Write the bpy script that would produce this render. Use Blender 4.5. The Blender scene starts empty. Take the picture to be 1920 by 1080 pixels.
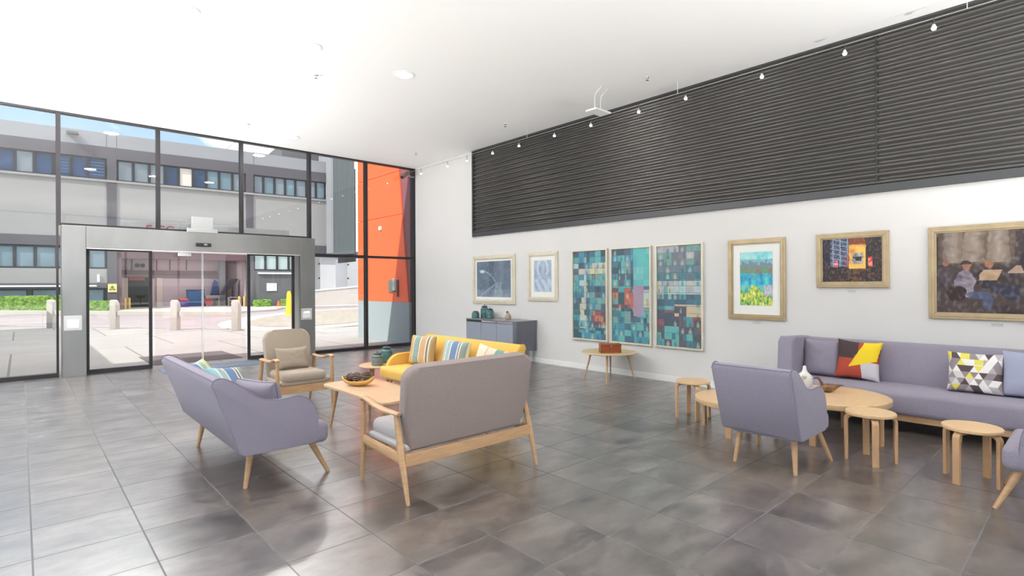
import bpy, bmesh, math, random
from math import sin, cos, pi, radians, sqrt, atan2
from mathutils import Vector, Matrix, noise

random.seed(7)
SC = bpy.context.scene
COL = SC.collection

# ------------------------------------------------------------------ camera
cam_d = bpy.data.cameras.new('camera')
cam = bpy.data.objects.new('camera', cam_d)
COL.objects.link(cam)
cam_d.sensor_width = 36.0
cam_d.lens = 1014.83 / 1920 * 36
cam_d.shift_x = -(984.52 - 960) / 1920
cam_d.shift_y = (532.84 - 540) / 1920
cam_d.clip_start = 0.05
cam_d.clip_end = 400
CF = Vector((0.682112366, 0.731247035, 0.000703044))
CR = Vector((0.73124132, -0.68210249, -0.00472576))
CU = Vector((0.00297615, -0.0037376, 0.99998859))
M4 = Matrix.Identity(4)
for i in range(3):
    M4[i][0] = CR[i]; M4[i][1] = CU[i]; M4[i][2] = -CF[i]
M4[2][3] = 1.6
cam.matrix_world = M4
SC.camera = cam

# ------------------------------------------------------------------ view
SC.view_settings.view_transform = 'Standard'
SC.view_settings.look = 'None'
SC.view_settings.gamma = 1.0
SC.view_settings.use_curve_mapping = False
SC.view_settings.exposure = 0.72

# ------------------------------------------------------------------ world
W = bpy.data.worlds.new('sky')
SC.world = W
W.use_nodes = True
nt = W.node_tree
nt.nodes.clear()
def N(t, **k):
    n = nt.nodes.new(t)
    for a, b in k.items(): setattr(n, a, b)
    return n
wo = N('ShaderNodeOutputWorld'); bg = N('ShaderNodeBackground')
tc = N('ShaderNodeTexCoord'); sep = N('ShaderNodeSeparateXYZ')
nt.links.new(tc.outputs['Generated'], sep.inputs[0])
mp = N('ShaderNodeMapping'); mp.inputs['Scale'].default_value = (1.0, 1.0, 2.6)
mp.inputs['Location'].default_value = (0.35, 0.1, 0.0)
nt.links.new(tc.outputs['Generated'], mp.inputs[0])
nz = N('ShaderNodeTexNoise'); nz.inputs['Scale'].default_value = 2.6
nz.inputs['Detail'].default_value = 7; nz.inputs['Roughness'].default_value = 0.55
nt.links.new(mp.outputs[0], nz.inputs['Vector'])
# clouds get denser towards +X (right of the picture)
ma = N('ShaderNodeMath', operation='MULTIPLY_ADD')
nt.links.new(sep.outputs['X'], ma.inputs[0]); ma.inputs[1].default_value = 0.38
nt.links.new(nz.outputs['Fac'], ma.inputs[2])
cr = N('ShaderNodeValToRGB')
cr.color_ramp.elements[0].position = 0.53; cr.color_ramp.elements[0].color = (0, 0, 0, 1)
cr.color_ramp.elements[1].position = 0.68; cr.color_ramp.elements[1].color = (1, 1, 1, 1)
# and overhead, out of view, added to brighten floor reflections and the room
zz = N('ShaderNodeMath', operation='SUBTRACT'); nt.links.new(sep.outputs['Z'], zz.inputs[0]); zz.inputs[1].default_value = 0.40; zz.use_clamp = True
m2 = N('ShaderNodeMath', operation='MULTIPLY_ADD'); nt.links.new(zz.outputs[0], m2.inputs[0]); m2.inputs[1].default_value = 0.8
nt.links.new(ma.outputs[0], m2.inputs[2]); nt.links.new(m2.outputs[0], cr.inputs[0])
gr = N('ShaderNodeValToRGB')
e = gr.color_ramp.elements
e[0].position = 0.0; e[0].color = (0.30, 0.29, 0.28, 1)
e[1].position = 1.0; e[1].color = (0.22, 0.40, 0.68, 1)
x = e.new(0.49); x.color = (0.34, 0.33, 0.32, 1)
x = e.new(0.505); x.color = (0.58, 0.66, 0.72, 1)
x = e.new(0.62); x.color = (0.28, 0.42, 0.56, 1)
hm = N('ShaderNodeMath', operation='MULTIPLY_ADD')
nt.links.new(sep.outputs['Z'], hm.inputs[0]); hm.inputs[1].default_value = 0.5; hm.inputs[2].default_value = 0.5
nt.links.new(hm.outputs[0], gr.inputs[0])
mx = N('ShaderNodeMix', data_type='RGBA')
ab = N('ShaderNodeMath', operation='MULTIPLY')
st = N('ShaderNodeMath', operation='GREATER_THAN'); st.inputs[1].default_value = 0.0
nt.links.new(sep.outputs['Z'], st.inputs[0])
nt.links.new(cr.outputs[0], ab.inputs[0]); nt.links.new(st.outputs[0], ab.inputs[1])
nt.links.new(ab.outputs[0], mx.inputs['Factor'])
nt.links.new(gr.outputs[0], mx.inputs['A']); mx.inputs['B'].default_value = (1.38, 1.38, 1.39, 1)
nt.links.new(mx.outputs['Result'], bg.inputs[0])
bg.inputs[1].default_value = 1.12
nt.links.new(bg.outputs[0], wo.inputs[0])
try: W.cycles.sampling_method = 'AUTOMATIC'
except Exception: pass

# ------------------------------------------------------------------ sun
sd = bpy.data.lights.new('sun', 'SUN'); sd.energy = 3.8; sd.angle = radians(0.6); sd.color = (1.0, 0.95, 0.88)
sun = bpy.data.objects.new('sun', sd); COL.objects.link(sun)
sun.rotation_euler = Vector((0.95, 0.25, -1.0)).to_track_quat('-Z', 'Y').to_euler()
sun.location = (-5, -10, 20)

LAMP_W = 13.0      # watts of one ceiling downlight
UP_W = 215.0        # watts of one added, unseen fill uplighter

# ================================================================== helpers
MATS = {}
def mat(name, col=(0.8, 0.8, 0.8), rough=0.5, metal=0.0, noise_s=None, noise_a=0.08, bump=None, bump_s=80, ior=None,
        spec=None, emit=None, coat=0.0, stretch=(1, 1, 1), sheen=0.0):
    if name in MATS: return MATS[name]
    m = bpy.data.materials.new(name); m.use_nodes = True
    t = m.node_tree; p = t.nodes['Principled BSDF']
    p.inputs['Roughness'].default_value = rough; p.inputs['Metallic'].default_value = metal
    c = tuple(col) + (1,)
    p.inputs['Base Color'].default_value = c
    if ior: p.inputs['IOR'].default_value = ior
    if spec is not None: p.inputs['Specular IOR Level'].default_value = spec
    if coat: p.inputs['Coat Weight'].default_value = coat; p.inputs['Coat Roughness'].default_value = 0.1
    if sheen: p.inputs['Sheen Weight'].default_value = sheen
    if emit:
        p.inputs['Emission Color'].default_value = tuple(emit[:3]) + (1,)
        p.inputs['Emission Strength'].default_value = emit[3]
    if noise_s or bump:
        tcn = t.nodes.new('ShaderNodeTexCoord'); mpn = t.nodes.new('ShaderNodeMapping')
        mpn.inputs['Scale'].default_value = stretch
        t.links.new(tcn.outputs['Object'], mpn.inputs[0])
    if noise_s:
        n = t.nodes.new('ShaderNodeTexNoise'); n.inputs['Scale'].default_value = noise_s
        n.inputs['Detail'].default_value = 5
        t.links.new(mpn.outputs[0], n.inputs['Vector'])
        r = t.nodes.new('ShaderNodeValToRGB')
        r.color_ramp.elements[0].position = 0.3; r.color_ramp.elements[1].position = 0.7
        r.color_ramp.elements[0].color = tuple(max(0, v * (1 - noise_a)) for v in col) + (1,)
        r.color_ramp.elements[1].color = tuple(min(1, v * (1 + noise_a)) for v in col) + (1,)
        t.links.new(n.outputs['Fac'], r.inputs[0]); t.links.new(r.outputs[0], p.inputs['Base Color'])
    if bump:
        n2 = t.nodes.new('ShaderNodeTexNoise'); n2.inputs['Scale'].default_value = bump_s
        n2.inputs['Detail'].default_value = 3
        t.links.new(mpn.outputs[0], n2.inputs['Vector'])
        b = t.nodes.new('ShaderNodeBump'); b.inputs['Strength'].default_value = bump; b.inputs['Distance'].default_value = 0.01
        t.links.new(n2.outputs['Fac'], b.inputs['Height']); t.links.new(b.outputs[0], p.inputs['Normal'])
    MATS[name] = m
    return m

def glass(name, tint=(0.97, 0.985, 0.98), refl=1.45):
    if name in MATS: return MATS[name]
    m = bpy.data.materials.new(name); m.use_nodes = True
    t = m.node_tree; t.nodes.clear()
    o = t.nodes.new('ShaderNodeOutputMaterial'); mix = t.nodes.new('ShaderNodeMixShader')
    tr = t.nodes.new('ShaderNodeBsdfTransparent'); gl = t.nodes.new('ShaderNodeBsdfGlossy'); f = t.nodes.new('ShaderNodeFresnel')
    tr.inputs[0].default_value = tuple(tint) + (1,); gl.inputs['Roughness'].default_value = 0.0
    f.inputs[0].default_value = refl
    t.links.new(f.outputs[0], mix.inputs[0]); t.links.new(tr.outputs[0], mix.inputs[1]); t.links.new(gl.outputs[0], mix.inputs[2])
    t.links.new(mix.outputs[0], o.inputs[0])
    MATS[name] = m
    return m

def attr_mat(name, rough=0.8, bump=None, coat=0.0):
    """reads the pattern stored on the mesh as a colour attribute (prints and paintings)"""
    if name in MATS: return MATS[name]
    m = bpy.data.materials.new(name); m.use_nodes = True
    t = m.node_tree; p = t.nodes['Principled BSDF']; p.inputs['Roughness'].default_value = rough
    a = t.nodes.new('ShaderNodeAttribute'); a.attribute_name = 'pattern'
    t.links.new(a.outputs['Color'], p.inputs['Base Color'])
    if coat: p.inputs['Coat Weight'].default_value = coat; p.inputs['Coat Roughness'].default_value = 0.05
    if bump:
        tcn = t.nodes.new('ShaderNodeTexCoord'); n2 = t.nodes.new('ShaderNodeTexNoise'); n2.inputs['Scale'].default_value = 260
        t.links.new(tcn.outputs['Object'], n2.inputs['Vector'])
        b = t.nodes.new('ShaderNodeBump'); b.inputs['Strength'].default_value = bump; b.inputs['Distance'].default_value = 0.01
        t.links.new(n2.outputs['Fac'], b.inputs['Height']); t.links.new(b.outputs[0], p.inputs['Normal'])
    MATS[name] = m
    return m

def S(r, g, b):
    """sRGB 0-255 -> linear"""
    def f(c):
        c /= 255.0
        return c / 12.92 if c <= 0.04045 else ((c + 0.055) / 1.055) ** 2.4
    return (f(r), f(g), f(b))

class MB:
    def __init__(s): s.bm = bmesh.new()
    def _x(s, vs, M):
        if M is not None:
            for v in vs: v.co = M @ v.co
    def box(s, x0, x1, y0, y1, z0, z1, M=None, bev=0.0, seg=2):
        old = set(s.bm.verts)
        r = bmesh.ops.create_cube(s.bm, size=1.0)
        vs = r['verts']
        for v in vs:
            v.co = Vector(((x0 + x1) / 2 + v.co.x * (x1 - x0), (y0 + y1) / 2 + v.co.y * (y1 - y0), (z0 + z1) / 2 + v.co.z * (z1 - z0)))
        if bev:
            es = list({e for v in vs for e in v.link_edges})
            bmesh.ops.bevel(s.bm, geom=es, offset=bev, segments=seg, profile=0.5, affect='EDGES')
            vs = [v for v in s.bm.verts if v not in old]
        s._x(vs, M)
        return s
    def prism(s, pts, a, b, axis='y', M=None, bev=0.0, seg=2):
        """extrude a 2-D outline; axis is the extrusion axis, pts are the two other coordinates in order"""
        def mk(p, t):
            if axis == 'y': return Vector((p[0], t, p[1]))
            if axis == 'x': return Vector((t, p[0], p[1]))
            return Vector((p[0], p[1], t))
        old = set(s.bm.verts)
        A = [s.bm.verts.new(mk(p, a)) for p in pts]; B = [s.bm.verts.new(mk(p, b)) for p in pts]
        n = len(pts)
        fs = [s.bm.faces.new(A), s.bm.faces.new(list(reversed(B)))]
        for i in range(n):
            fs.append(s.bm.faces.new((A[(i + 1) % n], A[i], B[i], B[(i + 1) % n])))
        vs = A + B
        if bev:
            es = list(fs[0].edges) + list(fs[1].edges)
            bmesh.ops.bevel(s.bm, geom=es, offset=bev, segments=seg, profile=0.5, affect='EDGES', clamp_overlap=True)
            vs = [v for v in s.bm.verts if v not in old]
        s._x(vs, M)
        return s
    def tube(s, path, rad, n=10, sq=None, M=None, cap=True):
        """sq=(w,t): rectangular section instead of round, w along the binormal"""
        path = [Vector(p) for p in path]
        if not hasattr(rad, '__len__'): rad = [rad] * len(path)
        rings = []
        prev = None
        for i, p in enumerate(path):
            if i == 0: d = path[1] - path[0]
            elif i == len(path) - 1: d = path[-1] - path[-2]
            else: d = (path[i + 1] - p).normalized() + (p - path[i - 1]).normalized()
            d.normalize()
            if prev is None:
                up = Vector((0, 0, 1)) if abs(d.z) < 0.9 else Vector((0, 1, 0))
                u = d.cross(up).normalized()
            else:
                u = (prev - d * prev.dot(d)).normalized()
            prev = u
            v = d.cross(u).normalized()
            ring = []
            for k in range(n):
                a = 2 * pi * k / n
                if sq:
                    q = 2 * pi * (k + 0.5) / n
                    ca, sa = cos(q), sin(q)
                    m_ = max(abs(ca), abs(sa))
                    off = u * (ca / m_ * sq[0] * 0.5) + v * (sa / m_ * sq[1] * 0.5)
                    off *= rad[i]
                else: off = u * (cos(a) * rad[i]) + v * (sin(a) * rad[i])
                ring.append(s.bm.verts.new(p + off))
            rings.append(ring)
        for a, b in zip(rings, rings[1:]):
            for k in range(n):
                s.bm.faces.new((a[k], a[(k + 1) % n], b[(k + 1) % n], b[k]))
        if cap:
            s.bm.faces.new(list(reversed(rings[0]))); s.bm.faces.new(rings[-1])
        s._x([v for r in rings for v in r], M)
        return s
    def lathe(s, prof, c=(0, 0, 0), n=32, sx=1, sy=1):
        rings = []
        for r, z in prof:
            if r < 1e-5: rings.append([s.bm.verts.new((c[0], c[1], c[2] + z))])
            else: rings.append([s.bm.verts.new((c[0] + r * cos(2 * pi * k / n) * sx, c[1] + r * sin(2 * pi * k / n) * sy, c[2] + z)) for k in range(n)])
        for a, b in zip(rings, rings[1:]):
            for k in range(n):
                k2 = (k + 1) % n
                if len(a) == 1 and len(b) > 1: s.bm.faces.new((a[0], b[k2], b[k]))
                elif len(b) == 1 and len(a) > 1: s.bm.faces.new((a[k], a[k2], b[0]))
                elif len(a) > 1: s.bm.faces.new((a[k], a[k2], b[k2], b[k]))
        if len(rings[0]) > 1: s.bm.faces.new(list(reversed(rings[0])))
        if len(rings[-1]) > 1: s.bm.faces.new(rings[-1])
        return s
    def build(s, name, m, parent=None, smooth=False, loc=None, rot=None, kind=None):
        bmesh.ops.recalc_face_normals(s.bm, faces=s.bm.faces)
        me = bpy.data.meshes.new(name); s.bm.to_mesh(me); s.bm.free()
        me.materials.append(m)
        if smooth:
            for p in me.polygons: p.use_smooth = True
            try: me.set_sharp_from_angle(angle=radians(42))
            except Exception: pass
        o = bpy.data.objects.new(name, me); COL.objects.link(o)
        if parent: o.parent = parent
        if loc: o.location = loc
        if rot: o.rotation_euler = rot
        if kind: o['kind'] = kind
        return o

def tag(o, label=None, cat=None, group=None, kind=None):
    if label: o['label'] = label
    if cat: o['category'] = cat
    if group: o['group'] = group
    if kind: o['kind'] = kind
    return o
def empty(name, loc=(0, 0, 0), rz=0.0):
    o = bpy.data.objects.new(name, None); COL.objects.link(o)
    o.location = loc; o.rotation_euler = (0, 0, rz); o.empty_display_size = 0.1
    return o
def thing(name, label, cat, loc=(0, 0, 0), rz=0.0, group=None):
    return tag(empty(name, loc, rz), label, cat, group)
def copy_tree(o, parent=None):
    c = o.copy(); COL.objects.link(c)
    if parent: c.parent = parent
    for ch in list(o.children): copy_tree(ch, c)
    return c

def mix3(a, b, t): return tuple(a[i] * (1 - t) + b[i] * t for i in range(3))
def h2(*a):
    v = sin(sum(x_ * k for x_, k in zip(a, (12.9898, 78.233, 37.719, 4.581)))) * 43758.5453
    return v - math.floor(v)
def fbm(x_, y_, s=1.0): return noise.fractal(Vector((x_ * s, y_ * s, 3.3)), 1.0, 2.0, 4)

# ------------------------------------------------------------------ common materials
m_white = mat('white_wall_paint', (0.70, 0.685, 0.67), 0.75, noise_s=1.3, noise_a=0.012)
m_ceil = mat('white_ceiling_paint', (0.93, 0.93, 0.925), 0.8)
m_frame = mat('black_window_metal', S(38, 34, 38), 0.45, noise_s=3, noise_a=0.1)
m_wood = mat('pale_oak', S(192, 154, 115), 0.42, noise_s=6, noise_a=0.10, stretch=(1, 1, 8))
m_woodtop = mat('oak_table_top', S(206, 175, 140), 0.35, noise_s=7, noise_a=0.07, stretch=(1, 7, 1))
m_birch = mat('birch_plywood', S(200, 160, 120), 0.4, noise_s=6, noise_a=0.07, stretch=(1, 6, 1))
m_birchtop = mat('birch_round_top', S(214, 180, 138), 0.38, noise_s=6, noise_a=0.05, stretch=(1, 6, 1))
m_lav = mat('lavender_wool', S(148, 141, 157), 0.92, bump=0.5, bump_s=320, noise_s=120, noise_a=0.10, sheen=0.15)
m_lavpipe = mat('lavender_piping', S(128, 121, 138), 0.9)
m_taupe = mat('taupe_wool', S(154, 139, 135), 0.92, bump=0.5, bump_s=320, noise_s=140, noise_a=0.12, sheen=0.1)
m_beige = mat('beige_wool', S(172, 158, 142), 0.92, bump=0.5, bump_s=320, noise_s=140, noise_a=0.08, sheen=0.1)
m_lgrey = mat('light_grey_wool', S(190, 186, 186), 0.92, bump=0.5, bump_s=320, noise_s=140, noise_a=0.08)
m_yel = mat('mustard_wool', S(232, 184, 88), 0.9, bump=0.4, bump_s=320, noise_s=120, noise_a=0.06, sheen=0.1)
m_print = attr_mat('printed_fabric', 0.85, bump=0.3)
m_paint = attr_mat('painted_canvas', 0.5)
m_steel = mat('brushed_steel', (0.34, 0.336, 0.33), 0.30, 0.9, noise_s=1.2, noise_a=0.16, stretch=(1, 1, 0.5))
m_chrome = mat('chrome', (0.8, 0.8, 0.82), 0.12, 1.0)
m_black = mat('black_plastic', (0.02, 0.02, 0.02), 0.4)
m_wplast = mat('white_plastic', (0.82, 0.82, 0.82), 0.4)
m_glass = glass('grey_solar_glass', (0.95, 0.955, 0.955))
m_clear = glass('clear_glass')
m_gpink = glass('pink_tinted_glass', (0.95, 0.925, 0.93))

XR, YG, ZC = 7.76, 12.68, 4.715
XL, YB = -5.0, -5.0

# ================================================================== room shell
# floor tiles: 0.536 m grid
def floor_material():
    m = bpy.data.materials.new('grey_stone_tiles'); m.use_nodes = True
    t = m.node_tree; p = t.nodes['Principled BSDF']
    tcn = t.nodes.new('ShaderNodeTexCoord')
    mpn = t.nodes.new('ShaderNodeMapping'); mpn.inputs['Location'].default_value = (-0.048, -3.763 + 0.536 * 20, 0.2)
    t.links.new(tcn.outputs['Object'], mpn.inputs[0])
    br = t.nodes.new('ShaderNodeTexBrick')
    br.offset = 0.0; br.squash = 1.0
    br.inputs['Scale'].default_value = 1.0
    br.inputs['Brick Width'].default_value = 0.536; br.inputs['Row Height'].default_value = 0.536
    br.inputs['Mortar Size'].default_value = 0.0048; br.inputs['Mortar Smooth'].default_value = 0.0; br.inputs['Bias'].default_value = 0.0
    br.inputs['Color1'].default_value = (0.82, 0.82, 0.82, 1); br.inputs['Color2'].default_value = (1.15, 1.15, 1.15, 1)
    br.inputs['Mortar'].default_value = (0.16, 0.16, 0.16, 1)
    t.links.new(mpn.outputs[0], br.inputs['Vector'])
    # cloudy stone streaks
    mp2 = t.nodes.new('ShaderNodeMapping'); mp2.inputs['Scale'].default_value = (1.0, 1.7, 1)
    mp2.inputs['Rotation'].default_value = (0, 0, 0.35)
    # every tile gets its own offset so veins break at the joints
    fl = t.nodes.new('ShaderNodeVectorMath'); fl.operation = 'SCALE'; fl.inputs['Scale'].default_value = 1 / 0.536
    t.links.new(mpn.outputs[0], fl.inputs[0])
    ff = t.nodes.new('ShaderNodeVectorMath'); ff.operation = 'FLOOR'; t.links.new(fl.outputs[0], ff.inputs[0])
    wn = t.nodes.new('ShaderNodeTexWhiteNoise'); t.links.new(ff.outputs[0], wn.inputs['Vector'])
    sc = t.nodes.new('ShaderNodeVectorMath'); sc.operation = 'SCALE'; sc.inputs['Scale'].default_value = 4
    t.links.new(wn.outputs['Color'], sc.inputs[0])
    ad = t.nodes.new('ShaderNodeVectorMath'); ad.operation = 'ADD'
    t.links.new(tcn.outputs['Object'], mp2.inputs[0]); t.links.new(mp2.outputs[0], ad.inputs[0]); t.links.new(sc.outputs[0], ad.inputs[1])
    n1 = t.nodes.new('ShaderNodeTexNoise'); n1.inputs['Scale'].default_value = 2.4; n1.inputs['Detail'].default_value = 9
    n1.inputs['Roughness'].default_value = 0.66; n1.inputs['Distortion'].default_value = 0.0
    t.links.new(ad.outputs[0], n1.inputs['Vector'])
    r = t.nodes.new('ShaderNodeValToRGB')
    r.color_ramp.elements[0].position = 0.34; r.color_ramp.elements[0].color = S(50, 46, 45) + (1,)
    r.color_ramp.elements[1].position = 0.66; r.color_ramp.elements[1].color = S(124, 115, 110) + (1,)
    t.links.new(n1.outputs['Fac'], r.inputs[0])
    mu = t.nodes.new('ShaderNodeMix'); mu.data_type = 'RGBA'; mu.blend_type = 'MULTIPLY'; mu.inputs['Factor'].default_value = 1.0
    t.links.new(r.outputs[0], mu.inputs['A']); t.links.new(br.outputs['Color'], mu.inputs['B'])
    t.links.new(mu.outputs['Result'], p.inputs['Base Color'])
    p.inputs['Roughness'].default_value = 0.30
    p.inputs['Coat Roughness'].default_value = 0.24; p.inputs['Coat IOR'].default_value = 1.5
    cw = t.nodes.new('ShaderNodeMath'); cw.operation = 'MULTIPLY_ADD'; cw.inputs[1].default_value = -0.35; cw.inputs[2].default_value = 0.35; t.links.new(br.outputs['Fac'], cw.inputs[0]); t.links.new(cw.outputs[0], p.inputs['Coat Weight'])
    jr = t.nodes.new('ShaderNodeMath'); jr.operation = 'MULTIPLY_ADD'; jr.inputs[1].default_value = 0.6; jr.inputs[2].default_value = 0.30; t.links.new(br.outputs['Fac'], jr.inputs[0]); t.links.new(jr.outputs[0], p.inputs['Roughness'])
    p.inputs['IOR'].default_value = 3.0
    return m
MB().box(XL, XR, YB, YG + 0.06, -0.12, 0.0).build('floor', floor_material(), kind='structure')
MB().box(XL - .3, XR + .3, YB - .3, YG + 0.06, ZC, ZC + 0.30).build('ceiling', m_ceil, kind='structure')
MB().box(XR, XR + 0.3, YB, YG + 0.10, -0.12, ZC).build('wall_right', m_white, kind='structure')
MB().box(XR - 0.014, XR, YB, YG - 0.06, 0.0, 0.10, bev=0.003).build('baseboard_right', mat('white_skirting', (0.84, 0.84, 0.83), 0.4), kind='structure')

# glazed front wall: windows between mullions
MX = [-4.98, -3.95, -2.47, -0.985, 0.499, 1.983, 3.484, 4.937, 6.354, 7.745]
FW = 0.032
def window(n, x0, x1, z0, z1, trans=None, sill=True, lf=FW, rf=FW, y=YG, tints=None):
    root = empty('window_%d' % n, ((x0 + x1) / 2, y, z0)); root['kind'] = 'structure'
    a, b = x0 - root.location.x, x1 - root.location.x; H = z1 - z0
    f = MB()
    f.box(a, a + lf, -.06, .06, 0, H); f.box(b - rf, b, -.06, .06, 0, H)
    f.box(a + lf, b - rf, -.06, .06, H - .035, H)
    if sill: f.box(a + lf, b - rf, -.06, .06, 0, .07)
    else: f.box(a + lf, b - rf, -.06, .06, 0, .035)
    if trans: f.box(a + lf, b - rf, -.055, .055, trans - z0 - .03, trans - z0 + .03)
    f.build('window_frame', m_frame, root)
    g = MB(); g.box(a + lf, b - rf, -.006, .006, .03, H - .03); g.build('pane', m_glass, root)
    return root
wn_ = 1
for i in range(len(MX) - 1):
    x0, x1 = MX[i], MX[i + 1]
    if x0 < 0.4: window(wn_, x0, x1, 0, ZC)
    elif x1 < 4.95: window(wn_, x0, x1, 2.70, ZC, sill=False)
    elif x0 < 5: window(wn_, x0, x1, 2.0 + .315, ZC, sill=False)
    else: window(wn_, x0, x1, 0, ZC, trans=2.315)
    wn_ += 1
window(wn_, 5.0, 6.354, 0, 2.31); wn_ += 1
MB().box(XR - 0.02, XR, YG - .06, YG + .06, 0, ZC).build('trim_1', m_frame, kind='structure')

# glazed left wall, outside the picture: daylight side of the lobby
for k in range(6):
    y0 = YB + k * (YG - YB) / 6; y1 = YB + (k + 1) * (YG - YB) / 6
    root = empty('window_%d' % wn_, (XL, (y0 + y1) / 2, 0)); root['kind'] = 'structure'; wn_ += 1
    L = (y1 - y0) / 2
    f = MB(); f.box(-.06, .06, -L, -L + .04, 0, ZC); f.box(-.06, .06, L - .04, L, 0, ZC)
    f.box(-.06, .06, -L + .04, L - .04, 0, .08); f.box(-.06, .06, -L + .04, L - .04, ZC - .06, ZC); f.build('window_frame', m_frame, root)
    MB().box(-.006, .006, -L + .04, L - .04, .08, ZC - .06).build('pane', m_clear, root)
for k in range(6):
    x0 = XL + k * (XR - XL) / 6; L = (XR - XL) / 12
    root = empty('window_%d' % wn_, (x0 + L, YB, 0)); root['kind'] = 'structure'; wn_ += 1
    f = MB(); f.box(-L, -L + .04, -.06, .06, 0, ZC); f.box(L - .04, L, -.06, .06, 0, ZC)
    f.box(-L + .04, L - .04, -.06, .06, 0, .08); f.box(-L + .04, L - .04, -.06, .06, ZC - .06, ZC); f.build('window_frame', m_frame, root)
    MB().box(-L + .04, L - .04, -.006, .006, .08, ZC - .06).build('pane', m_clear, root)
MB().prism([(-40, -40), (40, -40), (40, YB - .06), (XL - .06, YB - .06), (XL - .06, YG), (-40, YG)], -.12, -.005, 'z').build('bounce_terrace', mat('white_bounce_paving', (0.78, 0.77, 0.75), .8, noise_s=.5, noise_a=.04), kind='structure')  # unseen terrace, made white to bounce sunlight up to the ceiling

# ------------------------------------------------------------------ steel door portal
pt = empty('door_1', (2.75, YG, 0)); pt['kind'] = 'structure'
def P(x): return x - 2.75
MB().box(P(.535), P(.868), -.20, .30, 0, 2.69, bev=.006).build('portal_post', m_steel, pt)
MB().box(P(4.66), P(4.995), -.20, .30, 0, 2.69, bev=.006).build('portal_post', m_steel, pt)
MB().box(P(.868), P(4.66), -.20, .30, 2.30, 2.69, bev=.004).build('portal_beam', m_steel, pt)
MB().box(P(.87), P(4.66), -.195, .295, 2.285, 2.298).build('light_strip', mat('satin_aluminium', (0.85, 0.85, 0.84), 0.3, 0.3), pt)
def leaf(x0, x1, name, mg, y=0.0):
    f = MB()
    f.box(P(x0), P(x0) + .05, y - .03, y + .03, 0.0, 2.285); f.box(P(x1) - .05, P(x1), y - .03, y + .03, 0.0, 2.285)
    f.box(P(x0) + .05, P(x1) - .05, y - .03, y + .03, 0.0, .08); f.box(P(x0) + .05, P(x1) - .05, y - .03, y + .03, 2.26, 2.285)
    o = f.build(name, m_frame, pt)
    MB().box(P(x0) + .05, P(x1) - .05, y - .005, y + .005, .08, 2.26).build('pane', mg, o)
leaf(.872, 1.88, 'side_panel', m_glass)
leaf(3.60, 4.59, 'side_panel', m_glass)
for (a, b) in ((1.95, 2.772), (2.80, 3.62)):
    d = MB().box(P(a), P(b), .19, .20, .015, 2.285).build('sliding_door', m_gpink, pt)
MB().box(P(2.770), P(2.780), .185, .205, .01, 2.285).build('door_edge', m_wplast, pt)
MB().box(P(2.792), P(2.802), .185, .205, .01, 2.285).build('door_edge', m_wplast, pt)
# things on the portal
t = thing('motion_sensor', 'flat black motion sensor on the steel beam over the door', 'sensor', (2.72, YG - .22, 2.435))
MB().box(-.135, .135, -.03, .019, -.035, .035, bev=.01).build('sensor_housing', m_black, t)
MB().box(.0, .06, -.034, -.029, -.012, .018).build('sensor_lens', mat('grey_lens', (0.3, 0.3, 0.3), 0.2), t)
t = thing('ceiling_sensor', 'small white sensor box under the middle of the door beam', 'sensor', (2.42, YG - .05, 2.235))
MB().box(-.11, .11, -.04, .04, -.03, .03, bev=.008).build('sensor_housing', m_wplast, t, smooth=True)
MB().box(-.07, .07, -.03, .03, .03, .05).build('mounting_plate', m_wplast, t)
t = thing('exit_light', 'pale grey exit light box standing on the steel door beam', 'light', (2.71, YG - .14, 2.69))
MB().box(-.27, .27, -.085, .01, -.01, .075, bev=.01).build('light_base', mat('exit_light_base', (0.38, 0.39, 0.38), 0.4), t)
MB().box(-.19, .19, -.05, -.01, .075, .31, bev=.006).build('light_panel', mat('exit_light_acrylic', (0.40, 0.41, 0.41), 0.25), t)
for px, pz, lab in ((.682, .955, 'square white lit wall plate on the left steel door post'), (4.79, .95, 'square white lit wall plate on the right steel door post')):
    t = thing('wall_plate', lab, 'switch', (px, YG - .202, pz))
    MB().box(-.125, .125, -.012, 0, -.13, .13, bev=.004).build('plate', mat('steel_plate', (0.72, 0.72, 0.71), 0.3, 0.5), t)
    MB().box(-.085, .085, -.018, -.010, -.09, .06, bev=.003).build('push_pad', m_wplast, t)
    MB().box(-.06, .06, -.022, -.016, .03, .055).build('indicator', mat('white_lit_strip', (0.9, 0.9, 0.9), 0.3, emit=(1, 1, 1, 1.2)), t)

# floor mats at the entrance
tag(MB().box(1.93, 3.65, 11.80, 12.44, 0.0, 0.008).build('door_mat', mat('blue_grey_mat', S(112, 122, 142), 0.9, bump=.6, bump_s=200)), 'blue grey entrance mat on the tiles inside the door', 'mat')
tag(MB().box(1.95, 3.62, 13.1, 14.85, 0.0, 0.008).build('door_mat', mat('taupe_mat', S(96, 88, 90), 0.9, bump=.6, bump_s=200)), 'dark taupe entrance mat outside the sliding door', 'mat')

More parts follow.
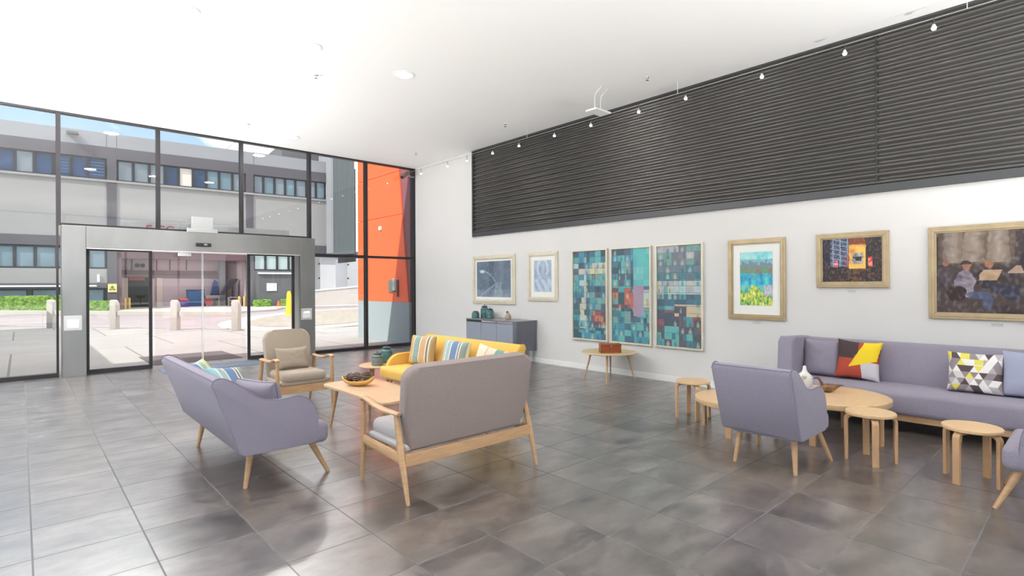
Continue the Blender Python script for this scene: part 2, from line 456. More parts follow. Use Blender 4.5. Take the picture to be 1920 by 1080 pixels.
# ------------------------------------------------------------------ corrugated cladding on the right wall
def corrugated(y0, y1, z0, z1, x, pitch=0.098, amp=0.019):
    m = MB(); n = int((z1 - z0) / pitch * 10)
    A = []; B = []
    for i in range(n + 1):
        z = z0 + (z1 - z0) * i / n; ph = (z - z0) / pitch * 2 * pi
        w = sin(ph); w = math.copysign(abs(w) ** 0.7, w)
        A.append(m.bm.verts.new((x - .006 - amp - amp * w, y0, z))); B.append(m.bm.verts.new((x - .006 - amp - amp * w, y1, z)))
    for i in range(n): m.bm.faces.new((A[i], B[i], B[i + 1], A[i + 1]))
    # back
    C = [m.bm.verts.new((x, y0, z0)), m.bm.verts.new((x, y1, z0)), m.bm.verts.new((x, y1, z1)), m.bm.verts.new((x, y0, z1))]
    m.bm.faces.new(C)
    m.bm.faces.new([A[0], B[0], C[1], C[0]]); m.bm.faces.new([A[-1], B[-1], C[2], C[3]])
    m.bm.faces.new(A + [C[3], C[0]]); m.bm.faces.new(B + [C[2], C[1]])
    return m
m_corr = mat('charcoal_steel_cladding', S(96, 94, 92), 0.22, 0.6, noise_s=0.6, noise_a=0.04)
m_cfr = mat('charcoal_cladding_trim', S(80, 80, 82), 0.35, 0.5)
cl = empty('wall_cladding', (XR, 3.0, 2.713)); tag(cl, 'dark charcoal corrugated metal cladding over the upper right wall', 'cladding')
def C_(y): return y - 3.0
Z_ = 2.713
for (a, b) in ((1.925, 10.03), (-5.0, 1.915)):
    corrugated(C_(a), C_(b), .10, ZC - Z_ - .03, 0.0).build('corrugated_sheet', m_corr, cl, smooth=True)
MB().box(-.05, 0, C_(-5), C_(10.075), 0, .10, bev=.004).build('bottom_trim', m_cfr, cl)
MB().box(-.05, 0, C_(-5), C_(10.075), ZC - Z_ - .03, ZC - Z_).build('top_trim', m_cfr, cl)
MB().box(-.05, 0, C_(10.03), C_(10.075), .10, ZC - Z_ - .03).build('end_trim', m_cfr, cl)
MB().box(-.03, -.002, C_(1.905), C_(1.935), .10, ZC - Z_ - .03).build('sheet_joint', m_black, cl)

# ------------------------------------------------------------------ picture light rail with spotlights
SY = [1.29, 2.18, 3.20, 4.36, 5.22, 6.24, 7.14, 8.14, 8.98, 9.90, 10.66, 11.82]
XS, ZS = 7.44, 4.44
t = thing('light_rail', 'thin pale cable rail running along the top of the right wall', 'rail', (XS, 5.0, ZS))
MB().tube([(0, -9.5, .10), (0, 7.4, .10)], .004, 6).build('rail_wire', mat('grey_wire', (0.5, 0.5, 0.5), 0.4, .5), t)
for yy in (-4, -.5, 2.9, 6.4): MB().tube([(0, yy, .10), (0, yy, ZC - ZS)], .004, 6).build('hanger', m_wplast, t)
spot0 = None
SPN = ['nearest to the camera', 'second from the camera', 'third from the camera', 'fourth from the camera', 'fifth from the camera', 'sixth from the camera',
       'seventh from the camera', 'eighth from the camera', 'ninth from the camera', 'just past the end of the cladding', 'second from the glass wall', 'nearest to the glass wall']
m_bulb = mat('spot_bulb', (1, 1, 1), 0.3, emit=(1, 1, 1, 9.0))
for i, y in enumerate(SY):
    lab = 'small hanging spotlight on the wall rail, ' + SPN[i]
    if spot0 is None:
        spot0 = thing('spotlight', lab, 'light', (XS, y, ZS), group='spotlights on the wall rail')
        MB().tube([(0, 0, .10), (0, 0, .03)], .005, 8).build('stem', m_cfr, spot0)
        MB().lathe([(.0, .035), (.012, .033), (.018, .02), (.030, -.01), (.028, -.012), (0, -.008)], n=20).build('lamp_shade', mat('frosted_spot_glass', (0.75, 0.75, 0.76), 0.2, 0.2), spot0, smooth=True)
        MB().lathe([(0, -.006), (.022, -.012), (.02, -.026), (0, -.034)], n=20).build('bulb', m_bulb, spot0, smooth=True)
    else:
        c = copy_tree(spot0); c.location = (XS, y, ZS); c['label'] = lab

# ------------------------------------------------------------------ ceiling downlights and sprinklers
DL = [(1.36, 7.06, 'round white ceiling downlight in the upper left corner of the photo'),
      (2.77, 7.06, 'round white ceiling downlight between the two others of the near row'),
      (4.16, 7.06, 'round white ceiling downlight, rightmost of the near row'),
      (1.36, 11.62, 'round white ceiling downlight close to the glass wall above the left post'),
      (4.17, 11.62, 'round white ceiling downlight close to the glass wall above the right post')]
m_dl = mat('downlight_diffuser', (1, 1, 1), 0.4, emit=(1.0, 1.0, 0.98, 3.0))
m_ring = mat('downlight_ring', (0.9, 0.9, 0.9), 0.4)
def lamp(x, y, w):
    ld = bpy.data.lights.new('downlight_beam', 'AREA'); ld.shape = 'DISK'; ld.size = 0.25; ld.energy = w; ld.color = (1, 0.985, 0.96)
    return ld
d0 = None
for i, (x, y, lab) in enumerate(DL ):
    if lab is None:
        # lights outside the picture, same fitting
        if y > 6 and x > 5: continue
        lab = 'round white ceiling downlight outside the picture'
    if d0 is None:
        d0 = thing('ceiling_downlight', lab, 'light', (x, y, ZC), group='round downlights in the ceiling')
        MB().lathe([(.125, 0.0), (.155, 0.0), (.152, -.008), (.125, -.012), (.125, 0.0)], n=40).build('trim_ring', m_ring, d0, smooth=True)
        MB().lathe([(0, -.001), (.126, -.001), (.126, -.004), (0, -.005)], n=40).build('diffuser', m_dl, d0, smooth=True)
    else:
        c = copy_tree(d0); c.location = (x, y, ZC); c['label'] = lab
    lo = bpy.data.objects.new('downlight_beam', lamp(x, y, LAMP_W * (2.2 if y > 9 else 1))); COL.objects.link(lo); lo.location = (x, y, ZC - .012)

# unseen uplighters added to brighten the ceiling, along the left and rear sides
u0 = None
for x, y, wh in [(-3.4, 0.5, 'left of the camera'), (-3.4, 4.0, 'by the left glazing, second from the camera'), (-3.0, 8.0, 'by the left glazing, third from the camera'), (-1.7, 11.8, 'in the left corner of the glass front'), (0.6, -1.2, 'close behind the camera'), (3.6, -1.6, 'behind the camera in the middle'), (6.4, -1.6, 'behind the long sofa end by the right wall')]:
    lab = 'added unseen fill uplighter, ' + wh
    if u0 is None:
        u0 = thing('fill_uplighter', lab, 'lamp', (x, y, 0), 0, 'added fill uplighters out of view')
        MB().lathe([(0, 0), (.17, 0), (.17, .02), (.02, .035), (0, .035)], n=32).build('base', m_black, u0, smooth=True)
        MB().tube([(0, 0, .02), (0, 0, 1.10)], .014, 10).build('pole', m_black, u0)
        MB().lathe([(0, 1.09), (.05, 1.10), (.17, 1.17), (.21, 1.24), (.2, 1.24), (.16, 1.18), (0, 1.14)], n=36).build('lamp_bowl', m_steel, u0, smooth=True)
    else:
        c = copy_tree(u0); c.location = (x, y, 0); c['label'] = lab
    ld = bpy.data.lights.new('fill_uplight', 'AREA'); ld.shape = 'DISK'; ld.size = 0.34; ld.energy = UP_W * (0.45 if x < -3.2 else 1.0 if x < -2 else 2.5 if x < -1 else 0.5); ld.color = (1, .99, .975)
    lo = bpy.data.objects.new('fill_uplight', ld); COL.objects.link(lo); lo.location = (x, y, 1.225); lo.rotation_euler = (pi, 0, 0)

SP = [(3.215, 7.96, 'small ceiling sprinkler between the near and far downlights'), (3.235, 11.25, 'small ceiling sprinkler close to the glass wall'),
      (6.90, 7.94, 'small ceiling sprinkler in front of the far half of the dark cladding'), (6.92, 4.70, 'small ceiling sprinkler above the middle of the dark cladding'),
      (6.87, 11.13, 'small ceiling sprinkler in the far right corner')]
s0 = None
for x, y, lab in SP:
    if s0 is None:
        s0 = thing('sprinkler_head', lab, 'sprinkler', (x, y, ZC), group='sprinkler heads in the ceiling')
        MB().lathe([(.0, 0), (.03, 0), (.028, -.006), (.010, -.010), (.008, -.035), (0, -.035)], n=16).build('sprinkler_body', m_chrome, s0, smooth=True)
        MB().lathe([(.0, -.042), (.024, -.042), (.024, -.046), (0, -.047)], n=16).build('deflector', m_chrome, s0)
    else:
        c = copy_tree(s0); c.location = (x, y, ZC); c['label'] = lab
# curved white conduits
t = thing('ceiling_conduit', 'pair of curved white conduit pipes dropping from the ceiling by the cladding', 'pipe', (6.8, 5.43, ZC))
for (x0, y0) in ((-.10, 0.0), (.07, 0.02)):
    MB().tube([(x0, y0 - .04, 0), (x0 - .01, y0 + .0, -.035), (x0 - .02, y0 + .06, -.08), (x0 - .02, y0 + .09, -.14), (x0 - .02, y0 + .09, -.34)], .010, 10).build('pipe', mat('white_conduit', (0.7, 0.7, 0.7), 0.35), t, smooth=True)
MB().box(-.22, .16, -.02, .20, -.375, -.345, bev=.01).build('mounting_tray', mat('white_tray', (0.88, 0.88, 0.87), 0.5), t)
# security camera in the corner
t = thing('security_camera', 'dark bullet security camera under the ceiling in the glass wall corner', 'camera', (7.62, YG - .07, 4.47))
MB().tube([(.10, .0, .02), (.0, -.02, .0), (-.14, -.06, .06)], .014, 8).build('camera_arm', mat('camera_arm_grey', (0.35, 0.33, 0.33), 0.5), t, smooth=True)
MB().tube([(-.13, -.06, .09), (-.34, -.13, -.06)], .05, 16).build('camera_body', mat('camera_brown_grey', S(120, 104, 92), 0.5), t, smooth=True)
MB().tube([(-.335, -.128, -.057), (-.355, -.136, -.072)], .04, 16).build('camera_lens', m_black, t)

# ------------------------------------------------------------------ pictures
m_gold = mat('champagne_frame', S(186, 164, 130), 0.28, 0.6, noise_s=8, noise_a=0.1)
m_goldl = mat('pale_gold_frame', S(222, 214, 194), 0.4, 0.25, noise_s=8, noise_a=0.06)
m_matb = mat('white_mount_board', (0.83, 0.83, 0.80), 0.8)
def canvas(w, h, fn, nx, ny, warp=0):
    """flat painted sheet w x h in the local YZ plane, facing -X; fn(u,v) with u left->right as seen, v bottom->top"""
    me = bpy.data.meshes.new('artwork')
    vs = []; fs = []
    for j in range(ny + 1):
        for i in range(nx + 1): vs.append((0, w / 2 - w * i / nx, -h / 2 + h * j / ny))
    for j in range(ny):
        for i in range(nx):
            a = j * (nx + 1) + i; fs.append((a, a + nx + 1, a + nx + 2, a + 1))
    b = len(vs)
    vs += [(.01, w / 2, -h / 2), (.01, -w / 2, -h / 2), (.01, -w / 2, h / 2), (.01, w / 2, h / 2)]
    fs.append((b, b + 1, b + 2, b + 3))
    me.from_pydata(vs, [], fs)
    ca = me.color_attributes.new('pattern', 'FLOAT_COLOR', 'CORNER')
    for p in me.polygons:
        k = p.index
        if k < nx * ny:
            u0_, v0_ = (k % nx + .5) / nx, (k // nx + .5) / ny
            if warp: u0_ += warp * noise.noise(Vector((u0_ * 14, v0_ * 14, 1))); v0_ += warp * noise.noise(Vector((u0_ * 14, v0_ * 14, 9)))
            c = fn(u0_, v0_)
            if warp:
                g_ = noise.noise(Vector((u0_ * 40, v0_ * 16, 5))) * .22
                c = mix3(c, (1, 1, 1) if g_ > 0 else (0, 0, 0), abs(g_) * .5)
        else: c = (.5, .5, .5)
        for li in p.loop_indices: ca.data[li].color = tuple(c) + (1,)
    me.materials.append(m_paint)
    return me
def picture(label, y0, y1, z0, z1, fn, fw=.06, depth=.045, mount=0.0, art=None, nx=80, ny=80, fm=None, step=True):
    yc, zc = (y0 + y1) / 2, (z0 + z1) / 2; w, h = abs(y1 - y0), z1 - z0
    t = thing('framed_picture', label, 'picture', (XR, yc, zc))
    f = MB()
    def ring(a, b, d0, d1):
        # a: outer inset, b: inner inset
        for s in (-1, 1):
            f.prism([(-w / 2 + a, s * (h / 2 - a)), (w / 2 - a, s * (h / 2 - a)), (w / 2 - b, s * (h / 2 - b)), (-w / 2 + b, s * (h / 2 - b))], -d1, -d0, 'x', bev=.003, seg=1)
            f.prism([(s * (w / 2 - a), -h / 2 + a), (s * (w / 2 - a), h / 2 - a), (s * (w / 2 - b), h / 2 - b), (s * (w / 2 - b), -h / 2 + b)], -d1, -d0, 'x', bev=.003, seg=1)
    if step:
        ring(0, fw * .42, 0.002, depth * .75); ring(fw * .36, fw * .78, .002, depth); ring(fw * .74, fw, .002, depth * .62)
    else: ring(0, fw, .002, depth)
    f.build('frame', fm or m_gold, t)
    MB().box(-.012, -.003, -w / 2 + fw * .9, w / 2 - fw * .9, -h / 2 + fw * .9, h / 2 - fw * .9).build('mount_board' if mount else 'backing_board', m_matb, t)
    if art: aw, ah = art
    else: aw, ah = w - 2 * fw, h - 2 * fw
    o = bpy.data.objects.new('artwork', canvas(aw, ah, fn, nx, ny, .009 if step else 0)); COL.objects.link(o); o.parent = t; o.location = (-.016 if mount else -.024, 0, .01 if mount else 0)
    return t

def storm_lamp(u, v):
    c = mix3(S(112, 128, 148), S(84, 98, 112), .5 + .5 * fbm(u, v, 3))
    if .38 < u < .52 and v > .3: c = mix3(c, S(70, 80, 96), .6)
    if .68 < u < .8 and v > .35: c = mix3(c, S(120, 128, 146), .6)
    d = sqrt(((u - .17) / .09) ** 2 + ((v - .72) / .05) ** 2)
    if d < 1: c = mix3(S(235, 248, 252), S(120, 170, 190), d)
    if abs((v - .72) + (u - .2) ** 2 * 2.2) < .012 and .2 < u < .56: c = S(170, 185, 198)
    if v < .42 and abs(u - .65) < .12 - .1 * (v - .1): c = mix3(c, S(170, 190, 200), .35 + .3 * fbm(u, v, 14))
    if v < .2: c = mix3(c, S(150, 168, 182), .35 + .4 * fbm(u, v, 8))
    if abs(v - .05 - (u - .15) * .75) < .012 and u < .55: c = S(165, 180, 192)
    return c
def glacier(u, v):
    c = mix3(S(176, 192, 208), S(140, 160, 184), .5 + .8 * fbm(u, v, 4))
    if v > .55:
        d = sqrt((u - .5) ** 2 + ((v - .72) * .8) ** 2)
        if abs(d - .28) < .06: c = mix3(c, S(205, 216, 226), .7)
    if v < .4: c = mix3(c, S(205, 218, 232), max(0, min(1, .5 + 2.0 * sin((u * 1.2 + v * 1.1) * 14) * .4)) * .6)
    return c
TEAL = [S(28, 74, 90), S(36, 120, 132), S(60, 160, 166), S(96, 186, 180), S(20, 52, 72), S(46, 92, 122), S(120, 160, 150), S(76, 84, 104), S(40, 140, 170)]
WARM = [S(150, 60, 50), S(200, 80, 50), S(96, 44, 52), S(214, 120, 60)]
PALE = [S(214, 204, 180), S(196, 214, 214), S(226, 216, 150), S(190, 186, 196)]
def mosaic(k):
    nc = 6; nr = 15
    def fn(u, v):
        i = int(u * nc); j = int(v * nr)
        if h2(i, j, k) > .8: i2 = int(u * nc * 2)
        else: i2 = i * 2
        r = h2(i2, j, k * 3.1)
        pal = TEAL
        uu, vv = u, v
        if k == 0:
            if .55 < u < 1 and .16 < v < .32: pal = WARM
            elif .2 < u < .4 and .12 < v < .80 and h2(i2, j, 5) > .3: pal = PALE
            elif .74 < v < .86 and h2(i2, j, 5) > .35: pal = PALE
            elif v < .1: pal = [TEAL[4], TEAL[8], TEAL[2], TEAL[5]]
        elif k == 1:
            if .58 < u and .6 < v: return mix3(TEAL[3], mix3(TEAL[8], S(150, 190, 190), h2(i2, j)), .45 + .5 * fbm(u, v, 5))
            if .58 < u < .84 and .28 < v < .6: return mix3(S(150, 150, 170), S(170, 130, 150), .5 + fbm(u, v, 4))
            if u < .58 and .36 < v < .58: pal = WARM if h2(i2, j, 5) > .2 else TEAL
            elif .84 < u and .38 < v < .56: pal = PALE
            elif v < .22: pal = [TEAL[8], TEAL[5], TEAL[3], TEAL[2]]
        else:
            if v > .8: pal = [S(110, 112, 118), S(130, 120, 124), TEAL[6], PALE[3]]
            elif v > .65: pal = [S(92, 106, 118), S(106, 122, 134), TEAL[1]]
            elif v > .52: pal = PALE[:2] + [S(180, 220, 220), PALE[3], TEAL[3]]
            elif .30 < v < .42 and u > .4: pal = [S(226, 196, 150), PALE[0], S(70, 50, 60)]
            elif .2 < v < .36 and u < .6: pal = [S(60, 40, 70), S(150, 50, 70), S(36, 40, 66), S(130, 60, 60)]
            elif u > .8 and v < .4: pal = [WARM[0], S(40, 90, 90), S(60, 50, 60)]
            elif v < .2: pal = [TEAL[2], TEAL[3], TEAL[1], S(90, 50, 60)]
        c = pal[int(r * len(pal)) % len(pal)]
        # small bottle-like shapes inside the cells
        fu = (u * nc * (2 if h2(i, j, k) > .8 else 1)) % 1; fv = (v * nr) % 1
        if h2(i2, j, 9 + k) > .5 and abs(fu - .5) < (.2 if fv < .55 else .08) and fv < .85:
            c = mix3(c, PALE[int(h2(i2, j, 2) * 3)] if h2(i2, j, 3) > .5 else TEAL[4], .55)
        if fu < .05 or fv < .07: c = mix3(c, S(30, 50, 64), .5)
        c = mix3(c, S(120, 146, 156), .30)
        return mix3(c, (0, 0, 0), .2 * max(0, fbm(u * 2, v * 4, 6)))
    return fn
def harbour(u, v):
    n1 = fbm(u, v, 7); n2 = fbm(u + 5, v, 16)
    if v > .86: c = mix3(S(120, 206, 214), S(170, 224, 222), .5 + n1)
    elif v > .70:
        c = mix3(S(120, 130, 160), S(110, 150, 130), .5 + n2)
        if h2(int(u * 18), 1) * .12 + .74 < v: c = mix3(c, S(130, 190, 205), .8)
    elif v > .60: c = mix3(S(150, 120, 110), S(90, 160, 120), .5 + 1.4 * n2)
    elif v > .38:
        c = mix3(S(40, 150, 196), S(70, 196, 206), .5 + 1.3 * n1)
        if v > .52 and u > .35: c = mix3(c, S(110, 160, 130), max(0, min(1, .3 + n2 * 2)))
    else:
        c = mix3(S(60, 178, 184), S(120, 200, 190), .5 + n1)
        if v < .34 - .25 * abs(u - .4) + .1 * n1: c = mix3(S(120, 170, 80), S(206, 214, 96), .5 + 1.6 * n2)
        if u > .74 and v > .18: c = mix3(S(160, 170, 190), S(200, 200, 210), .5 + n2)
    return c
def workshop(u, v):
    n1 = fbm(u, v, 6); n2 = fbm(u + 3, v, 18)
    c = mix3(S(34, 30, 52), S(52, 42, 44), u)
    c = mix3(c, S(80, 60, 50), max(0, .3 + n1) * .5)
    if .14 < u < .45 and v > .35: c = mix3(S(90, 104, 130), S(50, 56, 80), .5 + n2); c = mix3(c, S(170, 180, 200), .6 if (abs((u * 8) % 1 - .5) < .09 or abs((v * 9 + u * 3) % 1 - .5) < .09) else 0)
    if .46 < u < .74 and .28 < v < .86: c = mix3(S(250, 196, 96), S(214, 130, 60), max(0, min(1, (v - .45) * 2 + n1)))
    if .52 < u < .70 and .40 < v < .66: c = mix3(S(190, 186, 170), S(96, 92, 92), .5 + n2)
    if .57 < u < .67 and .48 < v < .58: c = S(40, 40, 48)
    if .46 < u < .74 and v > .84: c = mix3(S(150, 80, 46), c, .3)
    if v < .3: c = mix3(S(50, 36, 40), S(120, 84, 48), max(0, min(1, .5 - abs(u - .6) * 2 + n2)))
    if .78 < u < .85 and .34 < v < .56: c = mix3(S(210, 60, 50), S(250, 170, 150), .3 + n2)
    if .20 < u < .27 and .34 < v < .50: c = mix3(S(190, 70, 90), S(240, 190, 190), .4 + n2)
    if .38 < u < .46 and .32 < v < .62: c = mix3(c, S(150, 70, 70), .5)
    return c
def musicians(u, v):
    n1 = fbm(u, v, 4); n2 = fbm(u + 3, v, 14)
    c = mix3(S(52, 40, 44), S(80, 66, 62), max(0, min(1, .5 + n1)))
    for cu in (.10, .22, .36):
        if v > .62 and abs(u - cu) < .055 + .03 * (1 - v): c = mix3(c, S(196, 176, 158), .75 - .5 * abs(u - cu) / .07)
        elif v > .6 and abs(u - cu) < .09: c = mix3(c, S(140, 116, 88), .4)
    if u > .52 and u < .72 and v > .62: c = mix3(S(170, 160, 160), S(110, 130, 160), .5 + .6 * sin(v * 30))
    def blob(cu, cv, ru, rv): return ((u - cu) / ru) ** 2 + ((v - cv) / rv) ** 2 < 1
    if v < .3: c = mix3(c, S(92, 74, 70), .5 + n2)
    if blob(.17, .36, .06, .17): c = mix3(S(178, 166, 178), S(130, 118, 136), .5 + n2)
    if blob(.18, .58, .025, .055): c = S(176, 120, 96)
    if blob(.175, .60, .03, .05) and v > .6: c = S(66, 44, 40)
    if blob(.25, .22, .07, .05) or blob(.30, .13, .03, .09): c = S(86, 98, 128)
    if blob(.12, .24, .06, .10): c = S(54, 26, 30)
    if blob(.06, .46, .045, .12): c = S(84, 70, 78)
    if blob(.055, .62, .02, .04): c = S(160, 104, 84)
    if blob(.29, .43, .045, .13): c = S(38, 36, 54)
    if blob(.305, .60, .022, .05): c = S(176, 118, 88)
    if abs(u - .315 - (v - .47) * .25) < .055 and .40 < v < .53: c = S(206, 172, 136)
    if abs(u - .47 - (v - .53) * .4) < .04 and .48 < v < .575: c = S(190, 160, 140)
    if abs(u - .58 - (v - .53) * .4) < .035 and .48 < v < .575: c = S(190, 160, 140)
    if blob(.36, .30, .05, .05) or blob(.43, .25, .05, .09): c = S(46, 50, 76)
    if blob(.50, .62, .025, .12): c = S(34, 28, 36)
    return mix3(c, S(40, 30, 32), .30 + .3 * max(0, n2))

picture('large pale framed picture of a lamp in a grey blue storm above the sideboard', 10.085, 8.61, 1.170, 2.262, storm_lamp, fw=.10, mount=1, art=(1.18, .80), fm=m_goldl, nx=90, ny=60)
picture('pale framed upright picture of icy blue mountains, right of the sideboard', 8.21, 7.355, 1.262, 2.258, glacier, fw=.085, mount=1, art=(.50, .64), fm=m_goldl, nx=60, ny=70)
picture('tall teal mosaic painting, left panel of the three', 6.965, 6.115, .556, 2.245, mosaic(0), fw=.028, fm=m_goldl, step=False, nx=80, ny=160, depth=.05)
picture('tall teal and red mosaic painting, middle panel of the three', 6.04, 5.188, .556, 2.245, mosaic(1), fw=.028, fm=m_goldl, step=False, nx=80, ny=160, depth=.05)
picture('tall teal and grey mosaic painting, right panel of the three', 5.105, 4.245, .556, 2.245, mosaic(2), fw=.028, fm=m_goldl, step=False, nx=80, ny=160, depth=.05)
picture('gold framed turquoise harbour painting with green bush and wide white mount', 3.842, 3.016, 1.078, 2.242, harbour, fw=.075, mount=1, art=(.47, .77), nx=70, ny=110)
picture('small gold framed dark painting of a lit garage with a car', 2.617, 1.795, 1.543, 2.243, workshop, fw=.075, nx=100, ny=80)
picture('large gold framed dark painting of seated musicians at the right edge', 1.403, -0.25, 1.186, 2.240, musicians, fw=.075, nx=190, ny=110)
m_plq = mat('grey_label_card', (0.55, 0.55, 0.55), 0.4, .3)
for y, z, w, lab in ((3.428, 1.035, .11, 'tiny grey caption plate under the turquoise harbour painting'), (2.208, 1.496, .09, 'tiny grey caption plate under the dark garage painting'), (.802, 1.139, .10, 'tiny grey caption plate under the musicians painting')):
    t = MB().box(-.006, 0, -w / 2, w / 2, -.016, .016, bev=.001).build('caption_plate', m_plq, loc=(XR, y, z)); tag(t, lab, 'plate')

# ================================================================== furniture
def arc(cx, cy, r, a0, a1, n=6): return [(cx + r * cos(radians(a0 + (a1 - a0) * i / n)), cy + r * sin(radians(a0 + (a1 - a0) * i / n))) for i in range(n + 1)]
def smooth_pts(pts, it=2):
    for _ in range(it):
        q = [pts[0]]
        for a, b in zip(pts, pts[1:]):
            q.append((a[0] * .75 + b[0] * .25, a[1] * .75 + b[1] * .25)); q.append((a[0] * .25 + b[0] * .75, a[1] * .25 + b[1] * .75))
        q.append(pts[-1]); pts = q
    return pts
ARM_A = [(-.275, .86), (-.265, .905), (-.20, .915), (-.08, .84), (.02, .745), (.12, .70), (.24, .695), (.34, .71), (.42, .68), (.485, .59), (.505, .48), (.505, .40)]
ARM_Y = [(-.275, .80), (-.26, .855), (-.19, .86), (-.10, .74), (.0, .64), (.12, .61), (.26, .615), (.37, .60), (.45, .54), (.495, .46), (.505, .38)]
def lounge(name, label, cat, W, m, mp_, loc, rz, arm=ARM_A, bh=.905, legin=.035, rearin=.105):
    t = thing(name, label, cat, loc, rz)
    top = smooth_pts(arm, 2)
    prof = [(.505, .325), (.47, .305), (-.05, .305), (-.09, .33)] + top
    # back: full width slab behind the seat
    bp = [(-.045, .305), (-.09, .33), (-.277, bh - .05), (-.265, bh - .01), (-.225, bh + .008), (-.175, bh - .01), (-.15, bh - .06), (.06, .42), (.06, .305)]
    MB().prism(bp, -W / 2 + .015, W / 2 - .015, 'y', bev=.02, seg=3).build('backrest', m, t, smooth=True)
    ax = .072
    for s in (-1, 1):
        a, b = (W / 2 - ax, W / 2) if s > 0 else (-W / 2, -W / 2 + ax)
        MB().prism(prof, a, b, 'y', bev=.022, seg=3).build('armrest', m, t, smooth=True)
        y = s * (W / 2 - .012)
        o = MB().tube([(px * 1.0, y, pz + .004) for px, pz in top], .006, 6)
        o.build('piping', mp_, t, smooth=True)
    MB().tube([(-.262, -W / 2 + .02, bh - .008), (-.262, W / 2 - .02, bh - .008)], .006, 6).build('piping', mp_, t, smooth=True)
    MB().box(-.03, .49, -W / 2 + ax, W / 2 - ax, .285, .34, bev=.012).build('seat_base', m, t, smooth=True)
    MB().box(-.02, .60, -W / 2 + ax + .004, W / 2 - ax - .004, .30, .465, bev=.055, seg=5).box(.44, .602, -W / 2 + .006, W / 2 - .006, .29, .46, bev=.05, seg=5).build('seat_cushion', m, t, smooth=True)
    for s in (-1, 1):
        MB().tube([(.055, s * (W / 2 - rearin - .03), .31), (0, s * (W / 2 - rearin), 0)], [.028, .016], 14).build('leg', m_wood, t, smooth=True)
        MB().tube([(.50, s * (W / 2 - legin - .075), .305), (.64, s * (W / 2 - legin), 0)], [.028, .016], 14).build('leg', m_wood, t, smooth=True)
    return t

lounge('sofa', 'lavender grey two-seat sofa seen from behind with splayed wooden legs', 'sofa', 1.95, m_lav, m_lavpipe, (1.295, 5.415, 0), 0, legin=.13, rearin=.20)
lounge('armchair', 'lavender grey armchair seen from behind, in front of the low birch tables', 'armchair', .68, m_lav, m_lavpipe, (4.70, 2.02, 0), 0, legin=.01, rearin=.08)
lounge('armchair', 'lavender grey armchair cut off by the right edge of the photo', 'armchair', .74, m_lav, m_lavpipe, (5.375, -.10, 0), pi / 2)
lounge('sofa', 'mustard yellow sofa with striped cushions behind the taupe sofa', 'sofa', 2.12, m_yel, m_yel, (4.30, 5.95, 0), pi, arm=ARM_Y, bh=.85, legin=.13, rearin=.20)

def framed_seat(name, label, cat, W, D, mb, ms, loc, rz, bh=.98, bw=(.58, .645), lean=.07, x0=.15, cush=True, rr=.11):
    """wooden frame seat; local x forward, rear feet at x=0, half width W to the leg centres"""
    t = thing(name, label, cat, loc, rz)
    for s in (-1, 1):
        y = s * W
        MB().tube([(0, y, 0), (.055, y, .20), (.10, y, .36), (.165, y - s * .005, .60), (.172, y - s * .005, .635)], [.62, .95, 1.15, .9, .8], 8, sq=(.044, .044)).build('leg', m_wood, t, smooth=True)
        MB().tube([(D, y + s * .01, 0), (D, y, .30), (D, y, .40), (D - .004, y, .66)], [.60, .95, 1.05, .8], 8, sq=(.044, .044)).build('leg', m_wood, t, smooth=True)
        pth = [(D + .022, y, .668), (D - .03, y, .685), (D - .10, y - s * .004, .675), (D - .20, y - s * .01, .645), (D * .55, y - s * .012, .632), (.28, y - s * .008, .635), (.16, y, .640), (.125, y, .638)]
        MB().tube(pth, [.75, .95, 1.05, 1.1, 1.1, 1.05, .95, .7], 8, sq=(.062, .030)).build('armrest', m_wood, t, smooth=True)
        MB().tube([(.085, y, .315), (D, y, .345)], 1.0, 8, sq=(.028, .075)).build('side_rail', m_wood, t)
    MB().box(.065, .095, -W + .02, W - .02, .255, .345, bev=.005).build('back_rail', m_wood, t)
    MB().box(D - .03, D - .002, -W + .02, W - .02, .245, .345, bev=.005).build('front_rail', m_wood, t)
    # seat
    MB().box(x0 - .04, D - .0, -W + .045, W - .045, .345, .40, bev=.02, seg=4).build('seat_base', ms, t, smooth=True)
    MB().box(x0 + .03, D + .02, -W + .075, W - .075, .375, .505, bev=.058, seg=6).build('seat_cushion', ms, t, smooth=True)
    # back panel
    H = bh - .345
    pts = [(-bw[0] + .02, 0), (bw[0] - .02, 0), (bw[0], .03), (bw[0] + (bw[1] - bw[0]) * .7, H * .45)]
    pts += [(bw[1] - rr + rr * cos(radians(a)), H - rr + rr * sin(radians(a))) for a in range(0, 91, 15)]
    pts += [(-bw[1] + rr + rr * cos(radians(a)), H - rr + rr * sin(radians(a))) for a in range(90, 181, 15)]
    pts += [(-bw[0] - (bw[1] - bw[0]) * .7, H * .45), (-bw[0], .03)]
    Mx = Matrix.Translation((x0, 0, .345)) @ Matrix.Rotation(-atan2(lean, H), 4, 'Y')
    MB().prism(pts, -.045, .065, 'x', M=Mx, bev=.035, seg=4).build('backrest', mb, t, smooth=True)
    return t
framed_seat('sofa', 'taupe two-seat sofa with pale wooden frame, its back to the camera', 'sofa', .648, .70, m_taupe, m_lgrey, (2.70, 3.452, 0), pi / 2, bh=1.0, bw=(.575, .64), lean=.10, x0=.16)
framed_seat('armchair', 'beige armchair with wooden frame facing the coffee table', 'armchair', .345, .75, m_beige, m_beige, (2.65, 7.69, 0), -pi / 2, bh=1.01, bw=(.27, .295), lean=.12, x0=.17, rr=.11)

